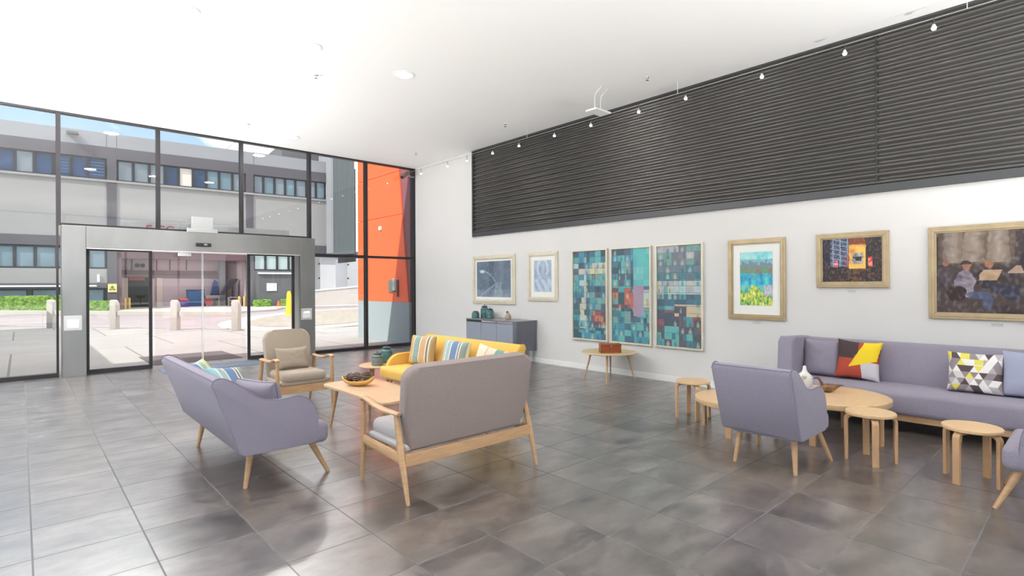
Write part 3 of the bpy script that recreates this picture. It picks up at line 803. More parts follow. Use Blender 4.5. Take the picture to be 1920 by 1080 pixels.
# long lavender sofa along the right wall
t = thing('sofa', 'long lavender sofa on a wooden rail against the right wall', 'sofa', (7.2, 1.1, 0))
Yo = 1.1
def J(y): return y - Yo
MB().prism([(.22, .25), (.26, .86), (.30, .90), (.40, .90), (.45, .86), (.46, .22), (.24, .22)], J(-.75), J(2.80), 'y', bev=.02, seg=3).build('backrest', m_lav, t, smooth=True)
MB().box(-.38, .27, J(-.72), J(2.64), .19, .445, bev=.06, seg=6).build('seat_cushion', m_lav, t, smooth=True)
MB().prism([(-.30, .20), (-.24, .88), (-.20, .925), (-.12, .93), (.40, .91), (.45, .86), (.46, .20)], J(2.63), J(2.82), 'y', bev=.045, seg=4).build('armrest', m_lav, t, smooth=True)
MB().box(-.33, -.29, J(-.7), J(2.76), .125, .20, bev=.004).build('front_rail', m_wood, t)
MB().box(.36, .40, J(-.7), J(2.76), .125, .20, bev=.004).build('back_rail', m_wood, t)
MB().box(-.29, .36, J(2.70), J(2.74), .125, .195).build('side_rail', m_wood, t)
MB().box(-.25, .34, J(-.7), J(2.69), .17, .21).build('under_seat', m_black, t)
for x in (-.31, .38):
    for y in (2.66, 1.0, -.62):
        MB().tube([(x, J(y), .126), (x, J(y), 0)], [.022, .016], 12).build('leg', m_wood, t, smooth=True)

# ---- cushions
def pillow_mesh(w, h, th, fn=None, n=44, m=None, pinch=.06):
    me = bpy.data.meshes.new('cushion'); vs = []; fs = []; cols = []
    def pt(i, j, s):
        u = -1 + 2 * i / n; v = -1 + 2 * j / n
        e_ = max(0.0, (1 - u ** 4) * (1 - v ** 4)) ** .5
        px = u * w / 2 * (1 - pinch * (1 - v * v)); pz = v * h / 2 * (1 - pinch * (1 - u * u))
        wr = .004 * noise.noise(Vector((u * 3, v * 3, s * 2 + w * 10))) * e_
        return (px, s * (th / 2 * e_ ** .8 + wr), pz)
    idx = {}
    for s in (-1, 1):
        for j in range(n + 1):
            for i in range(n + 1):
                if s == 1 and (i in (0, n) or j in (0, n)): idx[(s, i, j)] = idx[(-1, i, j)]
                else: idx[(s, i, j)] = len(vs); vs.append(pt(i, j, s))
    for s in (-1, 1):
        for j in range(n):
            for i in range(n):
                q = [idx[(s, i, j)], idx[(s, i + 1, j)], idx[(s, i + 1, j + 1)], idx[(s, i, j + 1)]]
                if s == 1: q.reverse()
                fs.append(q)
                if fn: cols.append(fn((i + .5) / n, (j + .5) / n))
    me.from_pydata(vs, [], fs)
    if fn:
        ca = me.color_attributes.new('pattern', 'FLOAT_COLOR', 'CORNER')
        for p in me.polygons:
            for li in p.loop_indices: ca.data[li].color = tuple(cols[p.index]) + (1,)
    for p in me.polygons: p.use_smooth = True
    me.materials.append(m or m_print)
    return me
def cushion(label, loc, rot, w, h, th=.13, fn=None, m=None, n=44, pipe=None, pinch=.06):
    """front face looks to local -Y; origin at the bottom centre"""
    me = pillow_mesh(w, h, th, fn, n, m, pinch)
    for v in me.vertices: v.co.z += h / 2
    o = bpy.data.objects.new('cushion', me); COL.objects.link(o); o.location = loc; o.rotation_euler = rot
    tag(o, label, 'cushion')
    if pipe:
        pts = []
        K = 16
        for k in range(4 * K):
            sd_, f = divmod(k, K); f = -1 + 2 * f / K
            u, v = [(f, -1), (1, f), (-f, 1), (-1, -f)][sd_]
            pts.append((u * w / 2 * (1 - .06 * (1 - v * v)), 0, h / 2 + v * h / 2 * (1 - .06 * (1 - u * u))))
        pts.append(pts[0])
        MB().tube(pts, .005, 6).build('piping', pipe, o, smooth=True)
    return o
def stripes(seq):
    seq = [(w, mix3(c, (.5, .5, .48), .18)) for w, c in seq]
    tot = sum(w for w, c in seq)
    def fn(u, v):
        a = u * tot
        for w, c in seq:
            if a < w: return c
            a -= w
        return seq[-1][1]
    return fn
CRM = S(226, 220, 196)
st_mus = stripes([(2.2, S(196, 158, 84)), (.3, CRM), (2, S(122, 160, 156)), (.3, S(70, 90, 96)), (.4, CRM), (2.4, S(204, 156, 100)), (.4, CRM), (.6, S(90, 104, 106)), (.6, CRM), (.8, S(180, 150, 90))])
st_blue = stripes([(1.5, S(136, 190, 200)), (.4, CRM), (1.2, S(150, 180, 190)), (.3, CRM), (2.2, S(76, 118, 172)), (.4, CRM), (.4, S(60, 80, 110)), (.4, CRM), (1.8, S(120, 142, 136)), (.3, CRM)])
st_green = stripes([(1.3, S(214, 222, 214)), (1.6, S(130, 182, 186)), (.3, CRM), (1.6, S(76, 120, 170)), (.4, CRM), (1.4, S(150, 186, 170)), (.4, CRM), (1.5, S(190, 204, 120))])
st_cream = stripes([(3.0, S(234, 222, 196)), (.4, S(214, 176, 150)), (2.0, S(230, 214, 180)), (.3, CRM), (2.2, S(92, 152, 140)), (.8, CRM)])
# cushions on the lavender sofa (lean against its back, face +X)
def facing(dx, dy, lean):   # rotation so that local -Y looks towards (dx,dy), leaning back
    return Matrix.Rotation(atan2(dx, -dy), 4, 'Z') @ Matrix.Rotation(-lean, 4, 'X')
def er(dx, dy, lean, roll=0):
    return (facing(dx, dy, lean) @ Matrix.Rotation(roll, 4, 'Y')).to_euler()
cushion('plain lavender grey cushion on the near seat of the lavender sofa', (1.52, 4.86, .455), er(.93, .34, .26), .48, .37, .16, m=m_lav, pipe=m_lavpipe)
cushion('blue and white striped cushion on the lavender sofa, tilted', (1.52, 5.50, .45), er(.65, -.75, .62, .15), .46, .46, .13, fn=st_blue)
cushion('teal striped cushion lying furthest back on the lavender sofa', (1.42, 6.02, .45), er(.7, -.7, .58, -.1), .46, .46, .13, fn=st_green)
cushion('yellow green striped cushion low on the lavender sofa behind the plain one', (1.62, 5.17, .455), er(.7, -.7, .95, .1), .44, .36, .12, fn=stripes([(1, S(196, 206, 110)), (.4, CRM), (1.3, S(150, 190, 176)), (.3, CRM), (1.6, S(206, 210, 130)), (.3, CRM), (1, S(120, 170, 170))]))
# cushions on the yellow sofa (face -X)
cushion('mustard and teal striped cushion on the yellow sofa', (4.14, 6.62, .47), er(-.97, -.22, .22), .46, .42, .15, fn=st_mus)
cushion('blue and grey striped cushion on the middle of the yellow sofa', (4.16, 5.86, .47), er(-.97, -.2, .24, .05), .44, .40, .14, fn=st_blue)
cushion('cream and green striped cushion at the near end of the yellow sofa', (4.14, 5.17, .47), er(-.9, -.35, .26, .22), .42, .38, .14, fn=st_cream)
cushion('beige lumbar cushion on the beige armchair', (2.62, 7.30, .505), er(0.05, -1, .20), .44, .29, .13, m=m_beige, pinch=.13)
# cushions on the long sofa (face -X)
cushion('plain lavender cushion at the far end of the long sofa', (7.30, 2.42, .45), er(-1, -.05, .16), .42, .45, .15, m=m_lav, pipe=m_lavpipe)
def patch(u, v):   # as seen: u left->right
    if v > .52 and u < .42 - (v - .52) * .1 or (v > .62 and u < .5): c = S(74, 58, 60)
    else: c = S(176, 72, 52)
    if v < .42 and u > .55: c = S(206, 200, 204) if u > .58 + (.42 - v) * .15 else c
    # yellow diamond
    P_ = [(.30, .28), (.60, .92), (1.01, .97), (.96, .50)]
    ins = True
    for k in range(4):
        a, b = P_[k], P_[(k + 1) % 4]
        if (b[0] - a[0]) * (v - a[1]) - (b[1] - a[1]) * (u - a[0]) > 0: ins = False
    if ins: c = S(240, 208, 40)
    elif u > .62 and v < .45: c = S(206, 200, 204)
    elif v > .9 and u > .6: c = S(240, 208, 40)
    return c
cushion('red, yellow and grey patchwork cushion on the long lavender sofa', (7.26, 2.02, .45), er(-1, -.08, .20, .05), .47, .47, .14, fn=patch, n=80, pinch=.10)
TP = [S(214, 208, 206), S(150, 138, 140), S(92, 76, 78), S(232, 220, 90), S(186, 178, 180), S(240, 236, 232)]
def tri(u, v):
    r = int(v * 5.999); x = u * 6.0; fx = x % 1; fy = (v * 6) % 1; i = int(x)
    if r % 2: fx = (x + .5) % 1; i = int(x + .5)
    up = fy < 1 - abs(fx - .5) * 2
    k = h2(i, r, 1 if up else 2, 3)
    if not up: k = h2(i + (1 if fx > .5 else 0), r, 7, 3)
    if k > .93: return TP[3]
    return TP[(0, 1, 2, 4, 5, 1, 5, 2)[int(k * 8) % 8]] if v < .7 or h2(i, r, 4) > .35 else TP[3]
cushion('cushion printed with grey, white and yellow triangles on the long sofa', (7.24, .93, .45), er(-1, -.03, .20), .46, .42, .14, fn=tri, n=90)
cushion('plain pale blue lavender cushion at the right edge of the long sofa', (7.27, .50, .45), er(-1, .05, .18), .46, .46, .16, m=mat('pale_blue_wool', S(168, 172, 196), .92, bump=.5, bump_s=320))

# ---- coffee table (rectangular, rounded)
t = thing('coffee_table', 'low rectangular oak coffee table between the lavender and yellow sofas', 'table', (2.79, 5.36, 0))
pts = []
hw, hl, r = .30, .72, .10
for (cx_, cy_, a0) in ((hw - r, hl - r, 0), (-hw + r, hl - r, 90), (-hw + r, -hl + r, 180), (hw - r, -hl + r, 270)):
    pts += [(cx_ + r * cos(radians(a0 + a)), cy_ + r * sin(radians(a0 + a))) for a in range(0, 91, 15)]
MB().prism(pts, .462, .487, 'z', bev=.006, seg=2).build('tabletop', m_woodtop, t, smooth=True)
for sx in (-1, 1):
    for sy in (-1, 1):
        MB().tube([(sx * .19, sy * .52, .462), (sx * .24, sy * .60, 0)], [.022, .012], 12).build('leg', m_wood, t, smooth=True)
# bowl with dried cones
bx_, by_ = 2.74, 5.66
t = thing('bowl', 'shallow golden wooden boat bowl on the coffee table', 'bowl', (bx_, by_, .487), radians(-52))
def boat(so, zo, n=28, rings=7):
    m = MB(); R_ = []
    for j in range(rings + 1):
        f = j / rings; r_ = sin(f * pi / 2) * .96 + .04
        ring = []
        for k in range(n):
            a = 2 * pi * k / n
            x_ = cos(a) * .19 * r_ * so; y_ = sin(a) * .085 * r_ * so
            z_ = zo + (1 - cos(f * pi / 2)) * (.050 + .05 * abs(cos(a)) ** 4)
            ring.append((x_, y_, z_))
        R_.append(ring)
    return R_
b = MB(); o_ = boat(1, 0.0); i_ = boat(.93, .008)
def addr(R_): return [[b.bm.verts.new(p) for p in ring] for ring in R_]
O, I = addr(o_), addr(i_)
for R_ in (O, I):
    for p_, q_ in zip(R_, R_[1:]):
        for k in range(28): b.bm.faces.new((p_[k], p_[(k + 1) % 28], q_[(k + 1) % 28], q_[k]))
    b.bm.faces.new(R_[0])
for k in range(28): b.bm.faces.new((O[-1][k], O[-1][(k + 1) % 28], I[-1][(k + 1) % 28], I[-1][k]))
b.build('bowl_body', mat('golden_wood', S(208, 160, 84), .35, noise_s=9, noise_a=.12), t, smooth=True)
m_cone = mat('dried_cone_brown', S(126, 108, 98), .8, noise_s=30, noise_a=.3, bump=.4, bump_s=40)
def cone_mesh(L=.062, R_=.046):
    m = MB()
    for k in range(11):
        a = 2 * pi * k / 11
        pth = [(cos(a) * R_ * f * .9, sin(a) * R_ * f * .9, z) for f, z in ((.15, -L), (.8, -L * .6), (1.15, 0), (.85, L * .55), (.1, L))]
        m.tube(pth, [.003, .007, .009, .007, .003], 6)
    m.lathe([(0, -L * .9), (R_ * .7, -L * .4), (R_ * .85, 0), (R_ * .6, L * .5), (0, L * .9)], n=12)
    return m
c0 = cone_mesh().build('dried_seed_pod', m_cone, None, smooth=True)
dirv = Vector((cos(radians(-52)), sin(radians(-52)), 0))
for k, (u_, w_, dz, lab) in enumerate(((-.088, .0, .092, 'brown ribbed dried seed pod in the bowl, on the left'), (-.008, -.015, .102, 'brown ribbed dried seed pod in the middle of the bowl'), (.085, .01, .112, 'brown ribbed dried seed pod in the bowl, on the right'))):
    o = c0 if k == 0 else c0.copy()
    if k: COL.objects.link(o)
    o.location = (bx_ + dirv.x * u_ - dirv.y * w_, by_ + dirv.y * u_ + dirv.x * w_, .487 + dz); o.rotation_euler = (1.2 + k * .3, .5 * k - .3, .7 * k)
    tag(o, lab, 'seed pod', 'dried seed pods in the bowl')

# ---- round side table with jars behind the yellow sofa
t = thing('side_table', 'small round wooden side table beyond the yellow sofa', 'table', (3.93, 7.40, 0))
MB().lathe([(0, .395), (.285, .395), (.30, .403), (.30, .412), (.292, .42), (0, .42)], n=48).build('tabletop', m_woodtop, t, smooth=True)
for k in range(4):
    a = pi * (k / 2.0 + .05)
    MB().tube([(.16 * cos(a), .16 * sin(a), .395), (.19 * cos(a), .19 * sin(a), 0)], [.022, .018], 12).build('leg', m_wood, t, smooth=True)
m_jar = mat('teal_glaze', S(76, 118, 118), .25, coat=.3, noise_s=12, noise_a=.15)
m_jar2 = mat('grey_green_glaze', S(112, 128, 122), .3, coat=.3, noise_s=12, noise_a=.15)
m_lid = mat('dark_teal_lid', S(52, 76, 80), .3, coat=.3)
def jar(label, loc, r, h, m):
    t = thing('lidded_jar', label, 'jar', loc)
    MB().lathe([(0, 0), (r * .92, 0), (r, h * .06), (r * 1.0, h * .18), (r * .97, h * .20), (r * 1.0, h * .22), (r * .99, h * .52), (r * .96, h * .54), (r * .99, h * .56), (r * .95, h * .68), (r * .70, h * .74), (r * .66, h * .78), (0, h * .78)], n=32).build('jar_body', m, t, smooth=True)
    MB().lathe([(0, h * .775), (r * .74, h * .775), (r * .74, h * .86), (r * .55, h * .89), (r * .12, h * .90), (r * .10, h * .95), (r * .16, h * .985), (0, h)], n=28).build('lid', m_lid, t, smooth=True)
    return t
jar('squat grey green lidded jar on the small side table, the nearer one', (3.86, 7.35, .42), .085, .205, m_jar2)
jar('taller teal lidded jar on the small side table, behind the squat one', (4.09, 7.49, .42), .088, .27, m_jar)

# ---- sideboard
t = thing('sideboard', 'grey sideboard with three doors and chrome legs against the right wall', 'cabinet', (7.44, 8.80, 0))
m_sb = mat('slate_grey_lacquer', S(104, 106, 116), .35)
m_sbd = mat('blue_grey_door', S(142, 149, 162), .32)
def rrect(x0, x1, y0, y1, r_, n=6, corners=(1, 1, 1, 1)):
    pts = []
    for (cx_, cy_, a0, on) in ((x1 - r_, y1 - r_, 0, corners[0]), (x0 + r_, y1 - r_, 90, corners[1]), (x0 + r_, y0 + r_, 180, corners[2]), (x1 - r_, y0 + r_, 270, corners[3])):
        if on: pts += [(cx_ + r_ * cos(radians(a0 + 90 * i / n)), cy_ + r_ * sin(radians(a0 + 90 * i / n))) for i in range(n + 1)]
        else: pts.append((cx_ + r_ * (1 if a0 in (0, 270) else -1), cy_ + r_ * (1 if a0 in (0, 90) else -1)))
    return pts
MB().prism(rrect(-.29, .30, -.84, .82, .09, corners=(0, 1, 1, 0)), .25, .855, 'z', bev=.004).build('cabinet_body', m_sb, t, smooth=True)
MB().prism(rrect(-.30, .305, -.85, .83, .09, corners=(0, 1, 1, 0)), .855, .868, 'z').build('cabinet_top', mat('slate_top', S(132, 134, 138), .3), t, smooth=True)
for k in range(3):
    y0 = .74 - k * .51; y1 = y0 - .50
    d = MB().box(-.300, -.288, y1, y0, .27, .80, bev=.002).build('door', m_sbd, t)
    MB().box(-.303, -.286, y1 + .01, y0 - .02, .815, .845).build('handle_strip', m_chrome if k else m_black, d)
for y in (-.74, .72):
    MB().box(.20, .24, y - .02, y + .02, 0, .25, bev=.002).build('leg', m_chrome, t)
    MB().box(-.24, -.20, y - .02, y + .02, 0, .25, bev=.002).build('leg', m_chrome, t)
    MB().box(-.24, .24, y - .015, y + .015, .0, .015).build('foot_rail', m_chrome, t)
jar('small teal lidded jar at the left of three on the sideboard', (7.36, 9.50, .868), .085, .17, m_jar)
jar('tallest teal lidded jar at the back of the three on the sideboard', (7.55, 9.42, .868), .088, .30, m_jar)
jar('medium teal lidded jar at the right of three on the sideboard', (7.52, 9.20, .868), .088, .235, m_jar)
t = thing('bird_figurine', 'small beige pear-shaped ceramic figurine on the sideboard', 'figurine', (7.48, 8.55, .868))
MB().lathe([(0, 0), (.055, 0), (.068, .03), (.066, .07), (.045, .11), (.022, .145), (.012, .165), (0, .17)], n=24).build('figurine_body', mat('beige_ceramic', S(170, 150, 134), .4), t, smooth=True)
MB().tube([(-.022, .0, .135), (-.034, 0, .155), (-.02, 0, .172), (0, 0, .168)], [.012, .014, .012, .006], 8).build('figurine_cap', mat('dark_ceramic', S(74, 60, 60), .4), t, smooth=True)

# ---- round table by the wall with wooden box
t = thing('round_table', 'round pale wooden table with thin splayed legs under the mosaic paintings', 'table', (7.245, 5.70, 0))
MB().lathe([(0, .445), (.44, .445), (.46, .455), (.462, .462), (.455, .47), (0, .47)], n=56).build('tabletop', mat('pale_ash_top', S(218, 192, 148), .35, noise_s=6, noise_a=.05, stretch=(1, 6, 1)), t, smooth=True)
for fx, fy in ((-.30, .30), (-.37, -.235), (.263, -.326), (.338, .236)):
    MB().tube([(fx * .72, fy * .72, .446), (fx, fy, 0)], [.020, .010], 12).build('leg', m_wood, t, smooth=True)
t = thing('wooden_box', 'reddish brown wooden box on the round table by the wall', 'box', (7.14, 5.60, .47), radians(-40))
MB().box(-.17, .17, -.09, .09, 0, .115, bev=.004).build('box_body', mat('mahogany', S(142, 70, 32), .35, noise_s=8, noise_a=.2, stretch=(1, 6, 1)), t)
MB().box(-.174, .174, -.094, .094, .117, .145, bev=.004).build('lid', mat('mahogany_lid', S(150, 76, 36), .35, noise_s=8, noise_a=.2, stretch=(1, 6, 1)), t)
MB().box(-.012, .012, -.100, -.093, .10, .128).build('latch', mat('brass', (.6, .42, .16), .3, .9), t)

# ---- bentwood stools
def bent_leg(R_, h, w, th, a, m, inn=.10):
    """bent plywood leg: up, then curving in under the seat"""
    r_ = .045
    pts = [(R_, 0, 0), (R_, 0, h * .5), (R_, 0, h - r_)]
    for k in range(1, 7):
        q = pi / 2 * k / 6
        pts.append((R_ - r_ + r_ * cos(q), 0, h - r_ + r_ * sin(q)))
    pts.append((R_ - r_ - inn, 0, h))
    Mz = Matrix.Rotation(a, 4, 'Z')
    # u = d x up ; path in XZ plane, binormal along Y
    b = MB(); n = 8
    rings = []
    for i, p in enumerate(pts):
        p = Vector(p)
        if i == 0: d = Vector((0, 0, 1))
        elif i == len(pts) - 1: d = Vector((-1, 0, 0))
        else: d = (Vector(pts[i + 1]) - Vector(pts[i - 1])).normalized()
        nrm = Vector((d.z, 0, -d.x))
        ring = []
        for (su, sv) in ((-1, -.8), (-.94, -1), (.94, -1), (1, -.8), (1, .8), (.94, 1), (-.94, 1), (-1, .8)):
            ring.append(b.bm.verts.new(Mz @ (p + Vector((0, su * w / 2, 0)) + nrm * (sv * th / 2))))
        rings.append(ring)
    for p_, q_ in zip(rings, rings[1:]):
        for k in range(n): b.bm.faces.new((p_[k], p_[(k + 1) % n], q_[(k + 1) % n], q_[k]))
    b.bm.faces.new(rings[0]); b.bm.faces.new(rings[-1])
    return b
st0 = None
for x, y, a0, lab in ((5.90, 3.38, 45, 'round birch stool furthest from the camera, near the left low table'),
                      (5.598, 1.448, 25, 'round birch stool right of the lavender armchair, in front of the large low table'),
                      (5.61, .738, 68, 'round birch stool nearest the right edge of the photo')):
    if st0 is None:
        st0 = thing('stool', lab, 'stool', (x, y, 0), radians(a0), 'round birch stools')
        MB().lathe([(0, .415), (.195, .415), (.20, .420), (.20, .438), (.195, .443), (0, .443)], n=48).build('seat', m_birchtop, st0, smooth=True)
        for k in range(4): bent_leg(.192, .402, .052, .026, k * pi / 2, m_birch, .08).build('leg', m_birch, st0, smooth=True)
    else:
        c = copy_tree(st0); c.location = (x, y, 0); c.rotation_euler = (0, 0, radians(a0)); c['label'] = lab
def low_table(label, x, y, a, R_, h):
    t = thing('low_table', label, 'table', (x, y, 0), radians(a))
    MB().lathe([(0, h - .055), (R_ - .004, h - .055), (R_, h - .05), (R_, h - .005), (R_ - .005, h), (0, h)], n=64).build('tabletop', m_birchtop, t, smooth=True)
    for k in range(4): bent_leg(R_ - .08, h - .070, .06, .03, k * pi / 2, m_birch, .10).build('leg', m_birch, t, smooth=True)
low_table('lower round birch table with thick top, left of the lavender armchair', 5.735, 2.735, 100, .455, .362)
low_table('large round birch table with thick top, carrying the white vase and wooden duck', 6.17, 1.97, 0, .55, .44)
# vase
t = thing('vase', 'white ceramic gourd-shaped vase on the large low table', 'vase', (6.36, 2.28, .44))
MB().lathe([(0, 0), (.075, 0), (.095, .03), (.105, .08), (.098, .125), (.07, .155), (.038, .18), (.024, .21), (.022, .235), (.012, .245), (0, .246)], n=36, sy=.8).build('vase_body', mat('white_ceramic', (0.72, .70, .68), .25, coat=.5), t, smooth=True)
MB().tube([(-.09, -.03, .135), (-.125, -.04, .155)], [.028, .012], 10).build('spout', MATS['white_ceramic'], t, smooth=True)
# duck
t = thing('duck_figurine', 'glossy brown wooden duck figurine with dark tail on the low table', 'figurine', (6.27, 2.02, .44), radians(-40)); t.scale = (.82, .82, .82)
m_duck = mat('brown_lacquer_wood', S(128, 84, 36), .22, coat=.6, noise_s=14, noise_a=.35)
m_duckd = mat('dark_duck_tail', S(62, 54, 34), .3, coat=.4)
b = MB(); b.tube([(-.10, 0, .052), (-.085, 0, .055), (-.04, 0, .06), (.02, 0, .058), (.08, 0, .062), (.13, 0, .075), (.20, 0, .090)], [.012, .035, .052, .056, .046, .026, .006], 16)
b.build('duck_body', m_duck, t, smooth=True)
MB().prism([(.04, -.034), (.12, -.03), (.225, 0), (.12, .03), (.04, .034)], .084, .094, 'z', bev=.002).build('tail_feathers', m_duckd, t, loc=(0, 0, 0))
MB().tube([(-.06, 0, .08), (-.08, 0, .13), (-.10, 0, .165), (-.125, 0, .19), (-.15, 0, .19)], [.026, .018, .015, .020, .012], 12).build('duck_neck', mat('reddish_duck_neck', S(112, 66, 44), .3, coat=.5), t, smooth=True)
MB().tube([(-.155, 0, .188), (-.19, 0, .178)], [.010, .004], 8).build('beak', m_duckd, t, smooth=True)
MB().lathe([(0, 0), (.04, 0), (.036, .012), (0, .014)], n=20).build('duck_base', m_duckd, t)

# ================================================================== outside
m_pave = mat('pale_concrete_paving', S(176, 172, 168), .85, noise_s=.5, noise_a=.06)
def paving_material():
    m = bpy.data.materials.new('plaza_paving'); m.use_nodes = True
    t = m.node_tree; p = t.nodes['Principled BSDF']; p.inputs['Roughness'].default_value = .85
    tcn = t.nodes.new('ShaderNodeTexCoord'); mpn = t.nodes.new('ShaderNodeMapping'); mpn.inputs['Location'].default_value = (.165, -17.75 + 44, 0)
    t.links.new(tcn.outputs['Object'], mpn.inputs[0])
    br = t.nodes.new('ShaderNodeTexBrick'); br.offset = .5
    br.inputs['Scale'].default_value = 1; br.inputs['Brick Width'].default_value = 2.2; br.inputs['Row Height'].default_value = 4.4
    br.inputs['Mortar Size'].default_value = .02; br.inputs['Mortar Smooth'].default_value = .1
    br.inputs['Color1'].default_value = S(150, 147, 143) + (1,); br.inputs['Color2'].default_value = S(156, 153, 150) + (1,); br.inputs['Mortar'].default_value = S(110, 108, 108) + (1,)
    t.links.new(mpn.outputs[0], br.inputs['Vector'])
    n = t.nodes.new('ShaderNodeTexNoise'); n.inputs['Scale'].default_value = .8; n.inputs['Detail'].default_value = 6
    t.links.new(tcn.outputs['Object'], n.inputs['Vector'])
    r = t.nodes.new('ShaderNodeMapRange'); r.inputs['To Min'].default_value = .82; r.inputs['To Max'].default_value = 1.14
    t.links.new(n.outputs['Fac'], r.inputs['Value'])
    mu = t.nodes.new('ShaderNodeMix'); mu.data_type = 'RGBA'; mu.blend_type = 'MULTIPLY'; mu.inputs['Factor'].default_value = 1
    t.links.new(br.outputs['Color'], mu.inputs['A']); t.links.new(r.outputs[0], mu.inputs['B'])
    t.links.new(mu.outputs['Result'], p.inputs['Base Color'])
    return m
MB().box(-60, 90, YG + .06, 110, -.25, -.10).build('outer_ground', mat('asphalt', S(150, 141, 143), .9, noise_s=.4, noise_a=.08), kind='structure')
# plaza slab up to the edge of the road
MB().prism([(-60, YG + .06), (60, YG + .06), (60, 16.5), (8.2, 20.0), (6.6, 22.2), (4.0, 24.9), (1.96, 27.5), (-.64, 32.2), (-6, 40), (-60, 60)], -.12, 0.0, 'z').build('plaza_paving', paving_material(), kind='structure')
# loading apron before the far building
MB().prism([(-60, 49.5), (-.9, 42.8), (3.1, 42.5), (6.2, 39.3), (9.6, 36.5), (12.5, 38), (14, 41), (60, 36), (60, 60), (-60, 70)], -.11, .02, 'z').build('loading_apron', m_pave, kind='structure')
# round island with kerb
ic = (12.2, 27.5)
def ell(rx, ry, n=48): return [(ic[0] + rx * cos(2 * pi * k / n) * cos(.9) - ry * sin(2 * pi * k / n) * sin(.9), ic[1] + rx * cos(2 * pi * k / n) * sin(.9) + ry * sin(2 * pi * k / n) * cos(.9)) for k in range(n)]
MB().prism(ell(9.2, 4.3), -.11, .03, 'z', bev=.02).build('road_island', mat('kerb_concrete', S(186, 178, 168), .85, noise_s=.7, noise_a=.06), kind='structure')
tag(MB().prism(ell(7.9, 3.2), .0, .05, 'z').build('island_gravel', mat('island_gravel', S(150, 142, 130), .95, noise_s=3, noise_a=.2, bump=.5, bump_s=20)), 'brownish gravel bed filling the road island outside', 'gravel', kind='stuff')

# unseen wing of our building, placed and sized for its shadow on the plaza
t = thing('shadow_wing', 'unseen wing left of the glass front, put in for its shadow on the plaza', 'building', (-7.5, 22, 0))
MB().box(-5.2, 5.0, -9.2, 5.0, 0, 3.8).build('wing_wall', mat('wing_render', (0.62, 0.62, 0.62), .8, noise_s=.4, noise_a=.04), t)
MB().box(-5.3, 5.1, -9.25, 5.1, 3.8, 4.0).build('parapet', mat('wing_parapet', (0.4, 0.4, 0.42), .8), t)
# orange wall beside the glass front
t = thing('orange_wall', 'orange panelled wall with grey blue base outside the glass, right', 'wall', (7.66, 14.4, 0))
m_or = mat('orange_panel', S(255, 98, 42), .55, noise_s=.8, noise_a=.03)
m_bg = mat('blue_grey_render', S(150, 161, 164), .8, noise_s=.7, noise_a=.04)
def O_(y): return y - 14.4
MB().box(0, .9, O_(12.80), O_(15.80), 0, 1.13).build('wall_base', m_bg, t)
f = MB()
for z0, z1 in ((1.135, 3.55), (3.565, 4.755), (4.77, 6.6)):
    # right edge leans away from the glass
    ya = lambda z: 12.83 + (z - 1.13) * .13
    f.prism([(O_(ya(z0)), z0), (O_(15.80), z0), (O_(15.80), z1), (O_(ya(z1)), z1)], 0, .9, 'x')
f.build('orange_panels', m_or, t)
MB().box(.05, .85, O_(12.82), O_(15.78), 1.13, 6.55).build('panel_core', mat('dark_joint', S(120, 60, 40), .8), t)
MB().prism([(O_(12.79), 1.13), (O_(12.83), 1.13), (O_(13.53), 6.5), (O_(12.79), 6.5)], .03, .9, 'x').build('side_reveal', mat('plum_reveal', S(132, 74, 80), .6), t)
t = thing('wall_box', 'grey metal box with white intercom on the orange wall outside', 'intercom', (7.66, 13.45, 1.58))
MB().box(-.05, 0, .06, .40, -.17, .17, bev=.006).build('metal_box', mat('dull_zinc', S(120, 126, 118), .45, .4), t)
MB().box(-.11, 0, -.06, .05, -.13, .21, bev=.01).build('intercom_body', m_wplast, t)
MB().box(-.115, -.108, -.04, .03, -.02, .13).build('intercom_panel', m_plq, t)
MB().box(-.05, 0, -.12, -.07, -.30, .17, bev=.006).build('cover_edge', mat('dark_red_brown', S(110, 40, 30), .5), t)
t = thing('wall_lamp', 'tiny square white lamp on the orange wall outside', 'light', (7.66, 14.33, 3.25))
MB().box(-.05, 0, -.055, .055, -.055, .055, bev=.006).build('lamp_housing', m_wplast, t)
MB().box(-.06, -.045, -.03, .03, -.03, .03).build('lamp_lens', mat('lamp_lens', (1, .97, .9), .3, emit=(1, .95, .85, 1.5)), t)

# white sign board on the outer face of the portal beam, with red letters
t = thing('sign_board', 'white sign board outside above the door with red letters, mostly hidden by the beam', 'sign', (2.85, YG + .36, 2.60))
MB().box(-1.42, 1.75, -.03, .03, -.25, .285).build('board', mat('white_sign', (0.85, 0.85, 0.85), .4), t)
for k, ch in enumerate('EGG'):
    cu = bpy.data.curves.new('letter', 'FONT'); cu.body = ch; cu.size = .24; cu.extrude = .006
    tmp = bpy.data.objects.new('letter', cu)
    me = bpy.data.meshes.new_from_object(tmp); me.materials.clear(); me.materials.append(mat('red_letter', S(206, 20, 56), .5))
    o = bpy.data.objects.new('letter', me); COL.objects.link(o); o.parent = t
    o.location = (-1.03 + k * .165, -.038, .06); o.rotation_euler = (pi / 2, 0, 0)

